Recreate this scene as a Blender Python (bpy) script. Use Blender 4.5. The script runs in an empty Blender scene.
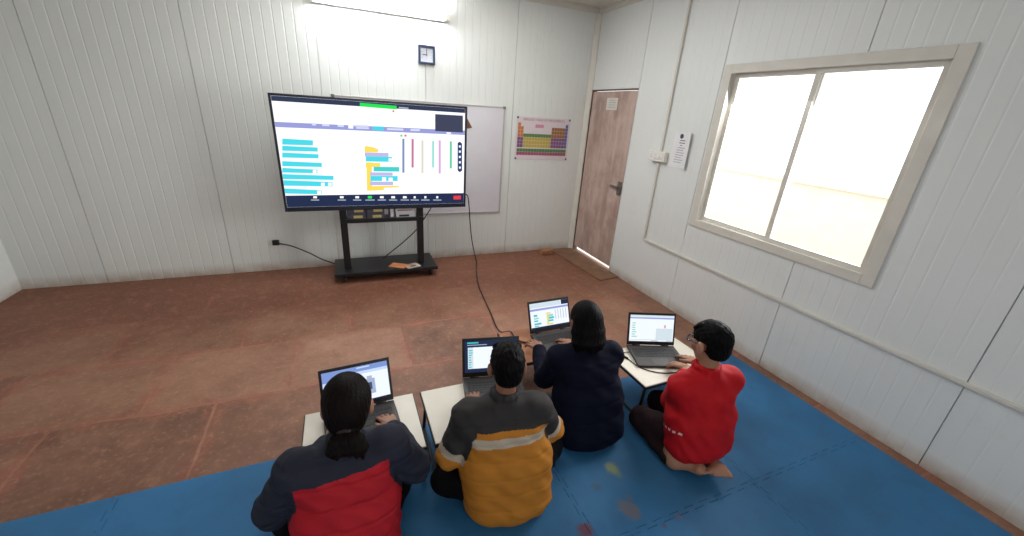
import bpy, bmesh, math, random
import numpy as np
from mathutils import Vector, Matrix

S = bpy.context.scene
COL = S.collection

# ------------------------------------------------------------------ camera, world, light, exposure
def make_camera():
    th, roll, yaw, f, h = 0.3763, 0.0678, 0.4148, 393.95, 1.694
    fw = Vector((math.sin(yaw) * math.cos(th), math.cos(yaw) * math.cos(th), -math.sin(th)))
    r = Vector((math.cos(yaw), -math.sin(yaw), 0))
    u = r.cross(fw)
    r2 = math.cos(roll) * r + math.sin(roll) * u
    u2 = -math.sin(roll) * r + math.cos(roll) * u
    cd = bpy.data.cameras.new('camera')
    cd.sensor_width = 36
    cd.lens = f * 36 / 1024
    cd.shift_x = 0.7 / 1024
    cd.clip_start = 0.02
    co = bpy.data.objects.new('camera', cd)
    COL.objects.link(co)
    m = Matrix((r2, u2, -fw)).transposed().to_4x4()
    m.translation = (0, 0, h)
    co.matrix_world = m
    S.camera = co
make_camera()

w = bpy.data.worlds.new('overcast_sky')
S.world = w
w.use_nodes = True
bg = w.node_tree.nodes['Background']
bg.inputs[0].default_value = (0.93, 0.97, 1.0, 1)
bg.inputs[1].default_value = 2.6

def area(name, loc, target, sx, sy, power, color=(1, 1, 1)):
    l = bpy.data.lights.new(name, 'AREA')
    l.shape = 'RECTANGLE'; l.size = sx; l.size_y = sy
    l.energy = power; l.color = color
    o = bpy.data.objects.new(name, l)
    COL.objects.link(o)
    o.location = loc
    d = Vector(target) - Vector(loc)
    o.rotation_euler = d.to_track_quat('-Z', 'Y').to_euler()
    return o
area('window_daylight', (3.02, 1.86, 1.5), (1.2, 1.9, 0.7), 1.2, 1.15, 50, (0.99, 1.0, 0.99))
area('ceiling_fill', (0.7, 3.2, 2.78), (0.7, 3.25, 0), 2.2, 1.2, 33, (1.0, 0.99, 0.97))  # added fill light under the ceiling, no fixture hangs here
area('rear_fill', (0.4, -1.45, 1.5), (0.6, 3, 0.9), 1.8, 1.6, 3.5, (0.96, 0.98, 1.0))  # soft fill added at the unseen rear opening, behind the camera

S.view_settings.view_transform = 'Standard'
S.view_settings.look = 'None'
S.view_settings.exposure = 0.13
S.view_settings.gamma = 1.0
S.view_settings.use_curve_mapping = False
try:
    S.cycles.use_denoising = True
    S.cycles.max_bounces = 8
except Exception:
    pass

# ------------------------------------------------------------------ materials
def lin(c):
    return tuple((x / 255 / 12.92 if x / 255 <= 0.04045 else ((x / 255 + 0.055) / 1.055) ** 2.4) for x in c)

def mat(name, rgb, rough=0.6, metal=0.0, var=0.0, vscale=8.0, bump=0.0, bscale=40.0, spec=0.4, stretch=(1, 1, 1)):
    m = bpy.data.materials.new(name); m.use_nodes = True
    nt = m.node_tree; b = nt.nodes['Principled BSDF']
    c = lin(rgb)
    b.inputs['Base Color'].default_value = (*c, 1)
    b.inputs['Roughness'].default_value = rough
    b.inputs['Metallic'].default_value = metal
    b.inputs['Specular IOR Level'].default_value = spec
    tc = nt.nodes.new('ShaderNodeTexCoord')
    mp = nt.nodes.new('ShaderNodeMapping'); mp.inputs['Scale'].default_value = stretch
    nt.links.new(tc.outputs['Object'], mp.inputs[0])
    n = nt.nodes.new('ShaderNodeTexNoise'); n.inputs['Scale'].default_value = vscale
    n.inputs['Detail'].default_value = 5
    nt.links.new(mp.outputs[0], n.inputs['Vector'])
    v = max(var, 0.03)
    rp = nt.nodes.new('ShaderNodeValToRGB')
    rp.color_ramp.elements[0].position = 0.3; rp.color_ramp.elements[1].position = 0.7
    rp.color_ramp.elements[0].color = (*[x * (1 - v) for x in c], 1)
    rp.color_ramp.elements[1].color = (*[min(1, x * (1 + v)) for x in c], 1)
    nt.links.new(n.outputs['Fac'], rp.inputs[0])
    nt.links.new(rp.outputs[0], b.inputs['Base Color'])
    if bump:
        n2 = nt.nodes.new('ShaderNodeTexNoise'); n2.inputs['Scale'].default_value = bscale
        nt.links.new(mp.outputs[0], n2.inputs['Vector'])
        bp = nt.nodes.new('ShaderNodeBump'); bp.inputs['Strength'].default_value = bump
        bp.inputs['Distance'].default_value = 0.01
        nt.links.new(n2.outputs['Fac'], bp.inputs['Height'])
        nt.links.new(bp.outputs[0], b.inputs['Normal'])
    return m

def emit(name, rgb, strength=1.0):
    m = bpy.data.materials.new(name); m.use_nodes = True
    nt = m.node_tree
    nt.nodes.remove(nt.nodes['Principled BSDF'])
    e = nt.nodes.new('ShaderNodeEmission')
    e.inputs[0].default_value = (*lin(rgb), 1); e.inputs[1].default_value = strength
    nt.links.new(e.outputs[0], nt.nodes['Material Output'].inputs[0])
    return m

class N:   # small node helper
    def __init__(s, name, rough=0.7):
        s.m = bpy.data.materials.new(name); s.m.use_nodes = True
        s.nt = s.m.node_tree; s.b = s.nt.nodes['Principled BSDF']
        s.b.inputs['Roughness'].default_value = rough
        s.geo = s.nt.nodes.new('ShaderNodeNewGeometry')
        s.P = s.geo.outputs['Position']
    def put(s, sock, v):
        if hasattr(v, 'is_linked') or isinstance(v, bpy.types.NodeSocket): s.nt.links.new(v, sock)
        else: sock.default_value = v
    def math(s, op, a, b=0.0, clamp=False):
        n = s.nt.nodes.new('ShaderNodeMath'); n.operation = op; n.use_clamp = clamp
        s.put(n.inputs[0], a); s.put(n.inputs[1], b); return n.outputs[0]
    def noise(s, scale, detail=4, vec=None, rough=0.55):
        n = s.nt.nodes.new('ShaderNodeTexNoise'); n.inputs['Scale'].default_value = scale
        n.inputs['Detail'].default_value = detail; n.inputs['Roughness'].default_value = rough
        s.nt.links.new(vec or s.P, n.inputs['Vector']); return n.outputs['Fac']
    def ramp(s, v, stops):
        n = s.nt.nodes.new('ShaderNodeValToRGB'); cr = n.color_ramp
        while len(cr.elements) < len(stops): cr.elements.new(0.5)
        for e, (p, c) in zip(cr.elements, stops):
            e.position = p; e.color = (*lin(c), 1) if len(c) == 3 else c
        s.nt.links.new(v, n.inputs[0]); return n.outputs[0]
    def mix(s, f, a, b):
        n = s.nt.nodes.new('ShaderNodeMix'); n.data_type = 'RGBA'
        s.put(n.inputs[0], f)
        for k, v in ((6, a), (7, b)):
            if isinstance(v, tuple): n.inputs[k].default_value = (*lin(v), 1)
            else: s.nt.links.new(v, n.inputs[k])
        return n.outputs[2]
    def sep(s, v=None):
        n = s.nt.nodes.new('ShaderNodeSeparateXYZ'); s.nt.links.new(v or s.P, n.inputs[0]); return n.outputs
    def dist(s, p):
        n = s.nt.nodes.new('ShaderNodeVectorMath'); n.operation = 'DISTANCE'
        s.nt.links.new(s.P, n.inputs[0]); n.inputs[1].default_value = p; return n.outputs['Value']
    def color(s, c): s.nt.links.new(c, s.b.inputs['Base Color'])
    def bump(s, h, strength=0.3, d=0.01):
        n = s.nt.nodes.new('ShaderNodeBump'); n.inputs['Strength'].default_value = strength
        n.inputs['Distance'].default_value = d
        s.nt.links.new(h, n.inputs['Height']); s.nt.links.new(n.outputs[0], s.b.inputs['Normal'])

def wall_material(name, base, dirty):
    k = N(name, 0.45)
    n1 = k.noise(1.3, 5)
    c = k.ramp(n1, [(0.3, tuple(x - 5 for x in base)), (0.7, base)])
    z = k.sep()[2]
    low = k.math('SUBTRACT', 1.0, k.math('MULTIPLY', z, 9.0), True)
    n2 = k.noise(9, 6)
    f = k.math('MULTIPLY', low, k.math('MULTIPLY', n2, 1.25), True)
    c = k.mix(f, c, dirty)
    n3 = k.noise(2.2, 8, rough=0.7)
    sm = k.math('MULTIPLY', k.math('SUBTRACT', n3, 0.62, True), 1.2, True)
    c = k.mix(sm, c, (176, 160, 140))
    k.color(c)
    return k.m

def floor_material():
    k = N('red_sandstone', 0.62)
    # distorted slab grid
    nz = k.nt.nodes.new('ShaderNodeTexNoise'); nz.inputs['Scale'].default_value = 1.6; nz.inputs['Detail'].default_value = 3
    k.nt.links.new(k.P, nz.inputs['Vector'])
    mx = k.nt.nodes.new('ShaderNodeVectorMath'); mx.operation = 'MULTIPLY_ADD'
    k.nt.links.new(nz.outputs['Color'], mx.inputs[0]); mx.inputs[1].default_value = (0.10, 0.10, 0); k.nt.links.new(k.P, mx.inputs[2])
    def brick(w, h, mortar):
        b = k.nt.nodes.new('ShaderNodeTexBrick')
        b.inputs['Scale'].default_value = 1; b.inputs['Brick Width'].default_value = w; b.inputs['Row Height'].default_value = h
        b.inputs['Mortar Size'].default_value = mortar; b.inputs['Mortar Smooth'].default_value = 0.4
        b.inputs['Color1'].default_value = (0, 0, 0, 1); b.inputs['Color2'].default_value = (1, 1, 1, 1); b.inputs['Mortar'].default_value = (0.5, 0.5, 0.5, 1)
        k.nt.links.new(mx.outputs[0], b.inputs['Vector']); return b
    b1 = brick(0.74, 0.6, 0.009); b2 = brick(0.74, 0.6, 0.06)
    slab = k.math('MULTIPLY', b1.outputs['Color'], 1.0)
    n1 = k.noise(2.4, 8, rough=0.65)
    t = k.math('ADD', k.math('MULTIPLY', n1, 0.75), k.math('MULTIPLY', slab, 0.22))
    c = k.ramp(t, [(0.25, (94, 62, 46)), (0.45, (126, 88, 68)), (0.62, (146, 106, 84)), (0.8, (166, 128, 106))])
    # red lead along the joints
    n2 = k.noise(5.0, 6, rough=0.7)
    red = k.math('MULTIPLY', b2.outputs['Fac'], k.math('MULTIPLY', k.math('SUBTRACT', n2, 0.38, True), 3.2, True))
    c = k.mix(k.math('MULTIPLY', red, 0.5), c, (150, 72, 58))
    n3 = k.noise(3.0, 5)
    pale = k.math('MULTIPLY', b1.outputs['Fac'], k.math('MULTIPLY', k.math('SUBTRACT', n3, 0.4, True), 4.0, True))
    c = k.mix(k.math('MULTIPLY', pale, 0.55), c, (172, 118, 98))
    # redder, darker stone along the far wall
    y = k.sep()[1]
    n4 = k.noise(1.4, 5)
    far = k.math('MULTIPLY', k.math('SUBTRACT', k.math('ADD', y, k.math('MULTIPLY', n4, 1.4)), 3.55, True), 1.3, True)
    c = k.mix(k.math('MULTIPLY', far, 0.8), c, (108, 62, 43))
    scuff = k.noise(11, 9, rough=0.75)
    c = k.mix(k.math('MULTIPLY', k.math('SUBTRACT', scuff, 0.52, True), 2.4, True), c, (170, 124, 100))
    c = k.mix(k.math('MULTIPLY', k.math('SUBTRACT', 0.48, scuff, True), 2.6, True), c, (104, 66, 48))
    fine = k.noise(40, 4)
    c = k.mix(k.math('MULTIPLY', k.math('SUBTRACT', fine, 0.55, True), 1.6, True), c, (186, 150, 126))
    k.color(c)
    k.bump(k.math('SUBTRACT', n2, k.math('MULTIPLY', b1.outputs['Fac'], 0.5)), 0.25, 0.008)
    return k.m

def foam_material():
    k = N('blue_foam', 0.72)
    c = k.ramp(k.noise(2.0, 5), [(0.3, (30, 88, 128)), (0.7, (42, 108, 156))])
    c = k.mix(k.math('MULTIPLY', k.math('SUBTRACT', k.noise(7, 7, rough=0.7), 0.5, True), 1.5, True), c, (44, 76, 104))
    wob = k.noise(22, 4)
    def stain(c, p, r, col, amt, rough=0.5):
        d = k.math('SUBTRACT', k.math('ADD', r * (1 + rough / 2), 0.0), k.math('ADD', k.dist(p), k.math('MULTIPLY', wob, r * rough)))
        f = k.math('MULTIPLY', k.math('MULTIPLY', d, 40.0, True), amt)
        return k.mix(f, c, col)
    z = 0.012
    c = stain(c, (1.16, 1.165, z), 0.045, (132, 140, 60), 0.7, 0.9)
    c = stain(c, (1.17, 1.125, z), 0.03, (120, 130, 70), 0.5, 1.2)
    c = stain(c, (1.10, 0.945, z), 0.055, (98, 98, 108), 0.9, 1.3)
    c = stain(c, (1.135, 0.99, z), 0.03, (88, 96, 108), 0.8, 1.3)
    c = stain(c, (1.085, 0.985, z), 0.03, (92, 98, 108), 0.8, 1.0)
    c = stain(c, (0.85, 0.93, z), 0.045, (92, 48, 66), 0.95, 0.7)
    c = stain(c, (1.20, 0.826, z), 0.018, (96, 44, 48), 0.95, 0.8)
    c = stain(c, (1.295, 0.838, z), 0.022, (112, 66, 72), 0.8, 1.1)
    c = stain(c, (1.40, 0.83, z), 0.008, (30, 34, 44), 0.95, 0.5)
    c = stain(c, (1.02, 1.10, z), 0.03, (56, 74, 92), 0.6, 1.5)
    k.color(c)
    k.bump(k.noise(160, 2), 0.12, 0.003)
    return k.m

def door_material():
    k = N('weathered_door_veneer', 0.6)
    mp = k.nt.nodes.new('ShaderNodeMapping'); mp.inputs['Scale'].default_value = (6, 6, 1.1)
    k.nt.links.new(k.P, mp.inputs[0])
    n1 = k.noise(1.6, 7, mp.outputs[0], 0.65)
    c = k.ramp(n1, [(0.25, (140, 115, 103)), (0.5, (180, 155, 144)), (0.75, (204, 183, 174))])
    n2 = k.noise(2.6, 8, rough=0.7)
    c = k.mix(k.math('MULTIPLY', k.math('SUBTRACT', n2, 0.5, True), 3.0, True), c, (138, 112, 100))
    c = k.mix(k.math('MULTIPLY', k.math('SUBTRACT', 0.5, n2, True), 3.0, True), c, (196, 178, 170))
    k.color(c); k.bump(n1, 0.2, 0.004)
    return k.m

M = {}
M['wall'] = wall_material('cream_sandwich_panel', (221, 224, 220), (150, 122, 96))
M['wall_r'] = wall_material('white_sandwich_panel', (223, 226, 224), (150, 122, 96))
M['trim'] = mat('cream_metal_trim', (210, 206, 196), 0.45, var=0.05)
M['ceil'] = mat('ceiling_sheet', (220, 216, 206), 0.6)
M['floor'] = floor_material()
M['foam'] = foam_material()
M['door'] = door_material()
M['rust'] = mat('rusted_door_frame', (96, 78, 62), 0.7, var=0.25, vscale=20)
M['steel'] = mat('worn_steel', (120, 116, 110), 0.4, 0.7)
M['black'] = mat('black_plastic', (22, 23, 26), 0.45)
M['blackm'] = mat('black_powder_coat', (26, 25, 27), 0.38, var=0.1)
M['bezel'] = mat('dark_bezel', (26, 30, 44), 0.4)
M['grey_plastic'] = mat('grey_plastic', (96, 94, 94), 0.5)
M['deck'] = mat('charcoal_deck', (56, 52, 51), 0.5, var=0.05)
M['key'] = mat('charcoal_keys', (34, 31, 31), 0.5)
M['pad'] = mat('touchpad', (64, 60, 58), 0.4)
M['white_lam'] = mat('white_laminate', (214, 208, 194), 0.4, var=0.03)
M['brown_lam'] = mat('brown_laminate', (150, 100, 72), 0.45, var=0.12, vscale=5, stretch=(1, 8, 1))
M['wb'] = None
M['paper'] = mat('white_paper', (228, 228, 230), 0.7)
M['ink'] = mat('printed_ink', (70, 72, 80), 0.7)
M['inkl'] = mat('faded_ink', (168, 172, 182), 0.7)
M['swhite'] = mat('white_switch_plastic', (226, 222, 210), 0.4)
M['brick'] = mat('dusty_brick', (150, 104, 74), 0.9, var=0.2, vscale=30, bump=0.4)
M['stone'] = mat('dusty_threshold_stone', (118, 86, 64), 0.8, var=0.2, vscale=9, bump=0.2)
M['navy'] = mat('navy_quilted_nylon', (36, 38, 52), 0.75, var=0.12, vscale=14, bump=0.12, bscale=30, spec=0.25)
M['red_puff'] = mat('red_quilted_nylon', (170, 24, 36), 0.75, var=0.1, vscale=12, bump=0.12, bscale=30, spec=0.25)
M['char'] = mat('charcoal_nylon', (46, 43, 43), 0.75, var=0.12, vscale=14, bump=0.12, bscale=30, spec=0.25)
M['mustard'] = mat('mustard_nylon', (172, 110, 34), 0.75, var=0.08, vscale=12, bump=0.12, bscale=30, spec=0.25)
M['stripe'] = mat('light_grey_stripe', (170, 156, 138), 0.6, var=0.05)
M['navyblack'] = mat('dark_navy_nylon', (9, 13, 30), 0.8, var=0.15, vscale=12, bump=0.12, bscale=30, spec=0.1)
M['redfleece'] = mat('red_fleece', (172, 10, 22), 0.75, var=0.08, vscale=20, bump=0.12, bscale=30, spec=0.25)
M['whiteprint'] = mat('white_print', (222, 200, 196), 0.7)
M['trouser_black'] = mat('black_trouser_cotton', (12, 11, 14), 0.9, var=0.15, spec=0.1)
M['trouser_grey'] = mat('dark_grey_trouser_cotton', (62, 60, 66), 0.8, var=0.15)
M['trouser_brown'] = mat('dark_brown_trouser_cotton', (40, 28, 31), 0.9, var=0.15, spec=0.1)
M['skin'] = mat('brown_skin', (136, 94, 72), 0.5, var=0.06, vscale=10)
M['skin2'] = mat('light_brown_skin', (158, 114, 90), 0.5, var=0.06, vscale=10)
M['lip'] = mat('lip_skin', (140, 82, 74), 0.45)
M['hair'] = mat('black_hair', (9, 7, 8), 0.6, var=0.35, vscale=6, bump=0.35, bscale=12, stretch=(12, 12, 1.2), spec=0.08)
M['hairb'] = mat('dark_brown_hair', (17, 11, 10), 0.6, var=0.4, vscale=6, bump=0.35, bscale=12, stretch=(12, 12, 1.2), spec=0.08)
M['eyew'] = mat('eye_white', (225, 220, 215), 0.25)
M['iris'] = mat('dark_iris', (30, 20, 16), 0.2)
M['cream_out'] = mat('cream_boundary_wall', (226, 214, 196), 0.9, var=0.05)
M['ground'] = mat('pale_concrete', (205, 200, 190), 0.9, var=0.05)
M['cable'] = mat('black_cable_rubber', (30, 28, 28), 0.5)
M['elastic'] = mat('hair_elastic', (44, 30, 34), 0.7)
# ------------------------------------------------------------------ mesh helpers
def link(name, me, parent=None):
    o = bpy.data.objects.new(name, me); COL.objects.link(o)
    if parent is not None: o.parent = parent
    return o
def empty(name, loc=(0, 0, 0), rz=0.0):
    o = bpy.data.objects.new(name, None); COL.objects.link(o)
    o.location = loc; o.rotation_euler = (0, 0, rz); o.empty_display_size = 0.05
    return o
def tag(o, label, cat, group=None):
    o['label'] = label; o['category'] = cat
    if group: o['group'] = group
    return o
def struct(o):
    o['kind'] = 'structure'; return o

class MB:
    def __init__(s): s.bm = bmesh.new(); s.mi = 0; s.mats = []
    def use(s, m):
        if m not in s.mats: s.mats.append(m)
        s.mi = s.mats.index(m); return s
    def _new(s, faces):
        for f in faces: f.material_index = s.mi
    def box(s, a, b, bevel=0.0, seg=2, mtx=None):
        a = Vector(a); b = Vector(b)
        r = bmesh.ops.create_cube(s.bm, size=1)
        vs = r['verts']
        for v in vs:
            v.co = Vector(((a[i] + b[i]) / 2 + v.co[i] * (b[i] - a[i]) for i in range(3)))
        fs = {f for v in vs for f in v.link_faces}
        s._new(fs)
        if bevel:
            es = list({e for v in vs for e in v.link_edges})
            r = bmesh.ops.bevel(s.bm, geom=es, offset=bevel, segments=seg, affect='EDGES', profile=0.5)
            vs = list({v for f in r['faces'] for v in f.verts} | {v for v in vs if v.is_valid})
            s._new(r['faces'])
        if mtx is not None:
            for v in vs: v.co = mtx @ v.co
        return s
    def quad(s, pts):
        f = s.bm.faces.new([s.bm.verts.new(p) for p in pts]); f.material_index = s.mi; return s
    def prism(s, pts, vec):
        vec = Vector(vec)
        a = [s.bm.verts.new(p) for p in pts]; b = [s.bm.verts.new(Vector(p) + vec) for p in pts]
        n = len(a); fs = [s.bm.faces.new(a), s.bm.faces.new(b[::-1])]
        for i in range(n): fs.append(s.bm.faces.new((a[i], b[i], b[(i + 1) % n], a[(i + 1) % n])))
        s._new(fs); return s
    def tube(s, pts, r, n=8, smooth_it=2):
        P = [Vector(p) for p in pts]
        for _ in range(smooth_it):
            Q = [P[0]]
            for i in range(len(P) - 1):
                Q += [P[i] * .75 + P[i + 1] * .25, P[i] * .25 + P[i + 1] * .75]
            Q.append(P[-1]); P = Q
        rings = []; up = Vector((0.123, 0.31, 0.94)).normalized()
        for i, p in enumerate(P):
            d = (P[min(i + 1, len(P) - 1)] - P[max(i - 1, 0)]).normalized()
            x = d.cross(up)
            if x.length < 0.05: x = d.cross(Vector((1, 0, 0)))
            x.normalize(); y = d.cross(x).normalized(); up = x.cross(d).normalized()
            rings.append([s.bm.verts.new(p + r * (math.cos(2 * math.pi * k / n) * x + math.sin(2 * math.pi * k / n) * y)) for k in range(n)])
        fs = [s.bm.faces.new(rings[0][::-1]), s.bm.faces.new(rings[-1])]
        for a, b in zip(rings, rings[1:]):
            for k in range(n): fs.append(s.bm.faces.new((a[k], a[(k + 1) % n], b[(k + 1) % n], b[k])))
        for f in fs[2:]: f.smooth = True
        s._new(fs); return s
    def cyl(s, a, b, r, n=20, r2=None):
        a = Vector(a); b = Vector(b); d = (b - a).normalized(); r2 = r if r2 is None else r2
        x = d.cross(Vector((0, 0, 1)))
        if x.length < 0.05: x = d.cross(Vector((1, 0, 0)))
        x.normalize(); y = d.cross(x)
        A = [s.bm.verts.new(a + r * (math.cos(2 * math.pi * k / n) * x + math.sin(2 * math.pi * k / n) * y)) for k in range(n)]
        B = [s.bm.verts.new(b + r2 * (math.cos(2 * math.pi * k / n) * x + math.sin(2 * math.pi * k / n) * y)) for k in range(n)]
        fs = [s.bm.faces.new(A[::-1]), s.bm.faces.new(B)]
        for k in range(n):
            f = s.bm.faces.new((A[k], A[(k + 1) % n], B[(k + 1) % n], B[k])); f.smooth = True; fs.append(f)
        s._new(fs); return s
    def build(s, name, m=None, parent=None):
        me = bpy.data.meshes.new(name)
        bmesh.ops.recalc_face_normals(s.bm, faces=s.bm.faces)
        s.bm.to_mesh(me); s.bm.free()
        for k in (s.mats or [m]): me.materials.append(k)
        return link(name, me, parent)
def mb(m=None):
    b = MB()
    if m is not None: b.use(m)
    return b

# ------------------------------------------------------------------ room shell
XR, YB, H = 2.84, 4.4484, 2.84
XL, YF = -2.65, -1.6
def groove_profile(a, b, seams, depth, pitch=0.98 / 12, w=0.007):
    """(u, d) points of a panel face from u=a to b: shallow ribs, deeper seams."""
    pts = [(a, 0.0)]
    g = []
    s0 = seams[0]
    k = math.ceil((a - s0) / pitch)
    while s0 + k * pitch < b:
        u = s0 + k * pitch
        g.append((u, k % 12 == 0)); k += 1
    for u, seam in g:
        ww = 0.006 if seam else w; dd = 0.012 if seam else depth
        if u - ww <= a or u + ww >= b: continue
        if seam: pts += [(u - ww / 2, 0), (u - ww / 2 + .001, dd), (u + ww / 2 - .001, dd), (u + ww / 2, 0)]
        else: pts += [(u - ww, 0), (u, dd), (u + ww, 0)]
    pts.append((b, 0.0))
    return pts
def wall_piece(B, axis, fixed, sign, a, b, z0, z1, seam, depth):
    T = 0.06
    pr = groove_profile(a, b, [seam], depth)
    loop = [(u, d) for u, d in pr] + [(b, T), (a, T)]
    if axis == 'x': P = [(u, fixed + sign * d, z0) for u, d in loop]
    else: P = [(fixed + sign * d, u, z0) for u, d in loop]
    B.prism(P, (0, 0, z1 - z0))

b = mb(M['wall']); wall_piece(b, 'x', YB, 1, XL, XR + 0.06, 0, H, -0.115, 0.0028)
struct(b.build('wall_back'))
DY0, DY1, DZ = 3.562, 4.412, 2.0
WY0, WY1, WZ0, WZ1 = 1.15, 2.53, 0.88, 2.12
b = mb(M['wall_r'])
for (a, c, z0, z1) in [(YF, WY0, 0, H), (WY0, WY1, 0, WZ0), (WY0, WY1, WZ1, H), (WY1, DY0, 0, H), (DY0, DY1, DZ, H), (DY1, YB, 0, H)]:
    wall_piece(b, 'y', XR, 1, a, c, z0, z1, 2.575, 0.0016)
struct(b.build('wall_right'))
b = mb(M['wall_r']); wall_piece(b, 'y', XL, -1, YF, YB, 0, H, 2.58, 0.0016); struct(b.build('wall_left'))
b = mb(M['wall_r'])
for (a, c, z0, z1) in [(XL, -0.6, 0, H), (-0.6, 1.4, 2.2, H), (1.4, XR + .06, 0, H), (-0.6, 1.4, 0, 0.7)]:
    wall_piece(b, 'x', YF, -1, a, c, z0, z1, -0.115, 0.0016)
struct(b.build('wall_rear'))
struct(mb(M['floor']).box((XL - .06, YF - .06, -0.06), (XR + 0.06, YB + .06, 0)).build('floor'))
struct(mb(M['ceil']).box((XL - .06, YF - .06, H), (XR + 0.06, YB + .06, H + .05)).build('ceiling'))
# cornice and corner trims
b = mb(M['trim'])
b.box((XL, YB - 0.035, H - 0.012), (XR - 0.002, YB - .001, H - .001)).box((XL, YB - 0.012, H - 0.06), (XR - .002, YB - .001, H - 0.011), 0.002)
struct(b.build('trim_1'))
b = mb(M['trim'])
b.box((XR - 0.035, YF, H - 0.012), (XR - .001, YB - .036, H - .001)).box((XR - 0.012, YF, H - 0.06), (XR - .001, YB - .013, H - 0.011), 0.002)
struct(b.build('trim_2'))
b = mb(M['trim']).prism([(XR - 0.001, YB - 0.052, 0.0), (XR - 0.014, YB - 0.052, 0), (XR - 0.052, YB - 0.014, 0), (XR - 0.052, YB - 0.001, 0), (XR - .001, YB - .001, 0)], (0, 0, H - 0.062))
struct(b.build('trim_3'))
# ---- conduit on the right wall
b = mb(M['trim'])
b.box((XR - 0.022, 3.055, 0.565), (XR - 0.001, 3.077, H - 0.062), 0.003)
for z in (0.9, 1.7, 2.3): b.box((XR - 0.025, 3.05, z), (XR - 0.001, 3.082, z + 0.02), 0.002)
struct(b.build('trim_4'))
b = mb(M['trim'])
b.box((XR - 0.022, -1.2, 0.545), (XR - 0.001, 3.077, 0.567), 0.003)
struct(b.build('trim_5'))
# ---- door
d = empty('door_1', (XR + 0.012, 3.985, 0)); struct(d)
def rel(o, p): return tuple(Vector(p) - Vector(o.location))
b = mb(M['door']); b.box(rel(d, (XR + 0.004, 3.572, 0.056)), rel(d, (XR + 0.04, 4.385, 1.979)), 0.003)
b.build('door_leaf', None, d)
b = mb(M['rust'])
b.box(rel(d, (XR - 0.004, 4.387, 0.0)), rel(d, (XR + 0.058, 4.411, 2.0)))
b.box(rel(d, (XR - 0.004, 3.561, 1.986)), rel(d, (XR + 0.058, 4.387, 1.999)))
b.box(rel(d, (XR + 0.03, 3.561, 0.0)), rel(d, (XR + 0.058, 3.571, 1.985)))
b.build('door_frame', None, d)
b = mb(M['steel'])
b.box(rel(d, (XR - 0.006, 3.585, 0.90)), rel(d, (XR + 0.004, 3.65, 1.05)), 0.003)
b.cyl(rel(d, (XR - 0.03, 3.62, 0.985)), rel(d, (XR - 0.004, 3.62, 0.985)), 0.011)
b.box(rel(d, (XR - 0.036, 3.612, 0.972)), rel(d, (XR - 0.020, 3.75, 0.996)), 0.004)
b.box(rel(d, (XR - 0.02, 3.572, 0.93)), rel(d, (XR + 0.003, 3.60, 1.0)), 0.003)
b.build('door_handle', None, d)
b = mb(M['rust'])
for z in (0.35, 1.05, 1.72): b.cyl(rel(d, (XR - 0.004, 4.386, z)), rel(d, (XR - 0.004, 4.386, z + 0.09)), 0.008, 10)
b.build('door_hinge', None, d)
b = mb(M['trim']); b.box((0, 0, 0), (0.0015, 0.2, 0.125))
o = b.build('door_notice'); o.location = (XR + 0.0022, 3.882, 1.785)
tag(o, 'faded paper notice taped high on the brown door', 'paper notice')
b = mb(M['inkl'])
for i in range(4): b.box((-0.0006, 0.03 + .012 * (i % 2), 0.025 + i * 0.024), (-0.0001, 0.16, 0.033 + i * 0.024))
b.build('faded_writing', None, o)
# threshold stone
b = mb(M['stone'])
b.prism([(2.50, 4.36, 0.0), (2.80, 4.40, 0), (2.832, 4.34, 0.0), (2.834, 3.36, 0), (2.56, 3.33, 0.0), (2.545, 3.55, 0)], (0, 0, 0.012))
struct(b.build('trim_6'))
b = mb(M['brick']); b.box((-0.085, -0.05, 0), (0.085, 0.05, 0.055), 0.006)
o = b.build('brick'); o.location = (2.38, 4.30, 0.0); o.rotation_euler = (0, 0, 0.12)
tag(o, 'dusty half brick on the floor at the foot of the back wall by the door', 'brick')
# ---- window
wn = empty('window_1', (XR, (WY0 + WY1) / 2, WZ0)); struct(wn)
b = mb(M['trim'])
for (y0, y1, z0, z1) in [(WY0 - .02, WY0 + .05, WZ0 - .02, WZ1 + .02), (WY1 - .05, WY1 + .02, WZ0 - .02, WZ1 + .02), (WY0 + .05, WY1 - .05, WZ0 - .02, WZ0 + .045), (WY0 + .05, WY1 - .05, WZ1 - .045, WZ1 + .02)]:
    b.box(rel(wn, (XR - 0.014, y0, z0)), rel(wn, (XR - 0.001, y1, z1)), 0.003)
for (y0, y1, z0, z1) in [(WY0 + .001, WY0 + .05, WZ0 + .001, WZ1 - .001), (WY1 - .05, WY1 - .001, WZ0 + .001, WZ1 - .001), (WY0 + .05, WY1 - .05, WZ0 + .001, WZ0 + .04), (WY0 + .05, WY1 - .05, WZ1 - .04, WZ1 - .001)]:
    b.box(rel(wn, (XR - 0.001, y0, z0)), rel(wn, (XR + 0.059, y1, z1)))
b.build('window_frame', None, wn)
glass = bpy.data.materials.new('clear_glass'); glass.use_nodes = True
nt = glass.node_tree; nt.nodes.remove(nt.nodes['Principled BSDF'])
tr = nt.nodes.new('ShaderNodeBsdfTransparent'); gl = nt.nodes.new('ShaderNodeBsdfGlossy'); gl.inputs['Roughness'].default_value = 0.03
fr = nt.nodes.new('ShaderNodeFresnel'); fr.inputs[0].default_value = 1.3
mx = nt.nodes.new('ShaderNodeMixShader')
nt.links.new(fr.outputs[0], mx.inputs[0]); nt.links.new(tr.outputs[0], mx.inputs[1]); nt.links.new(gl.outputs[0], mx.inputs[2])
nt.links.new(mx.outputs[0], nt.nodes['Material Output'].inputs[0])
ym = (WY0 + WY1) / 2
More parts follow.
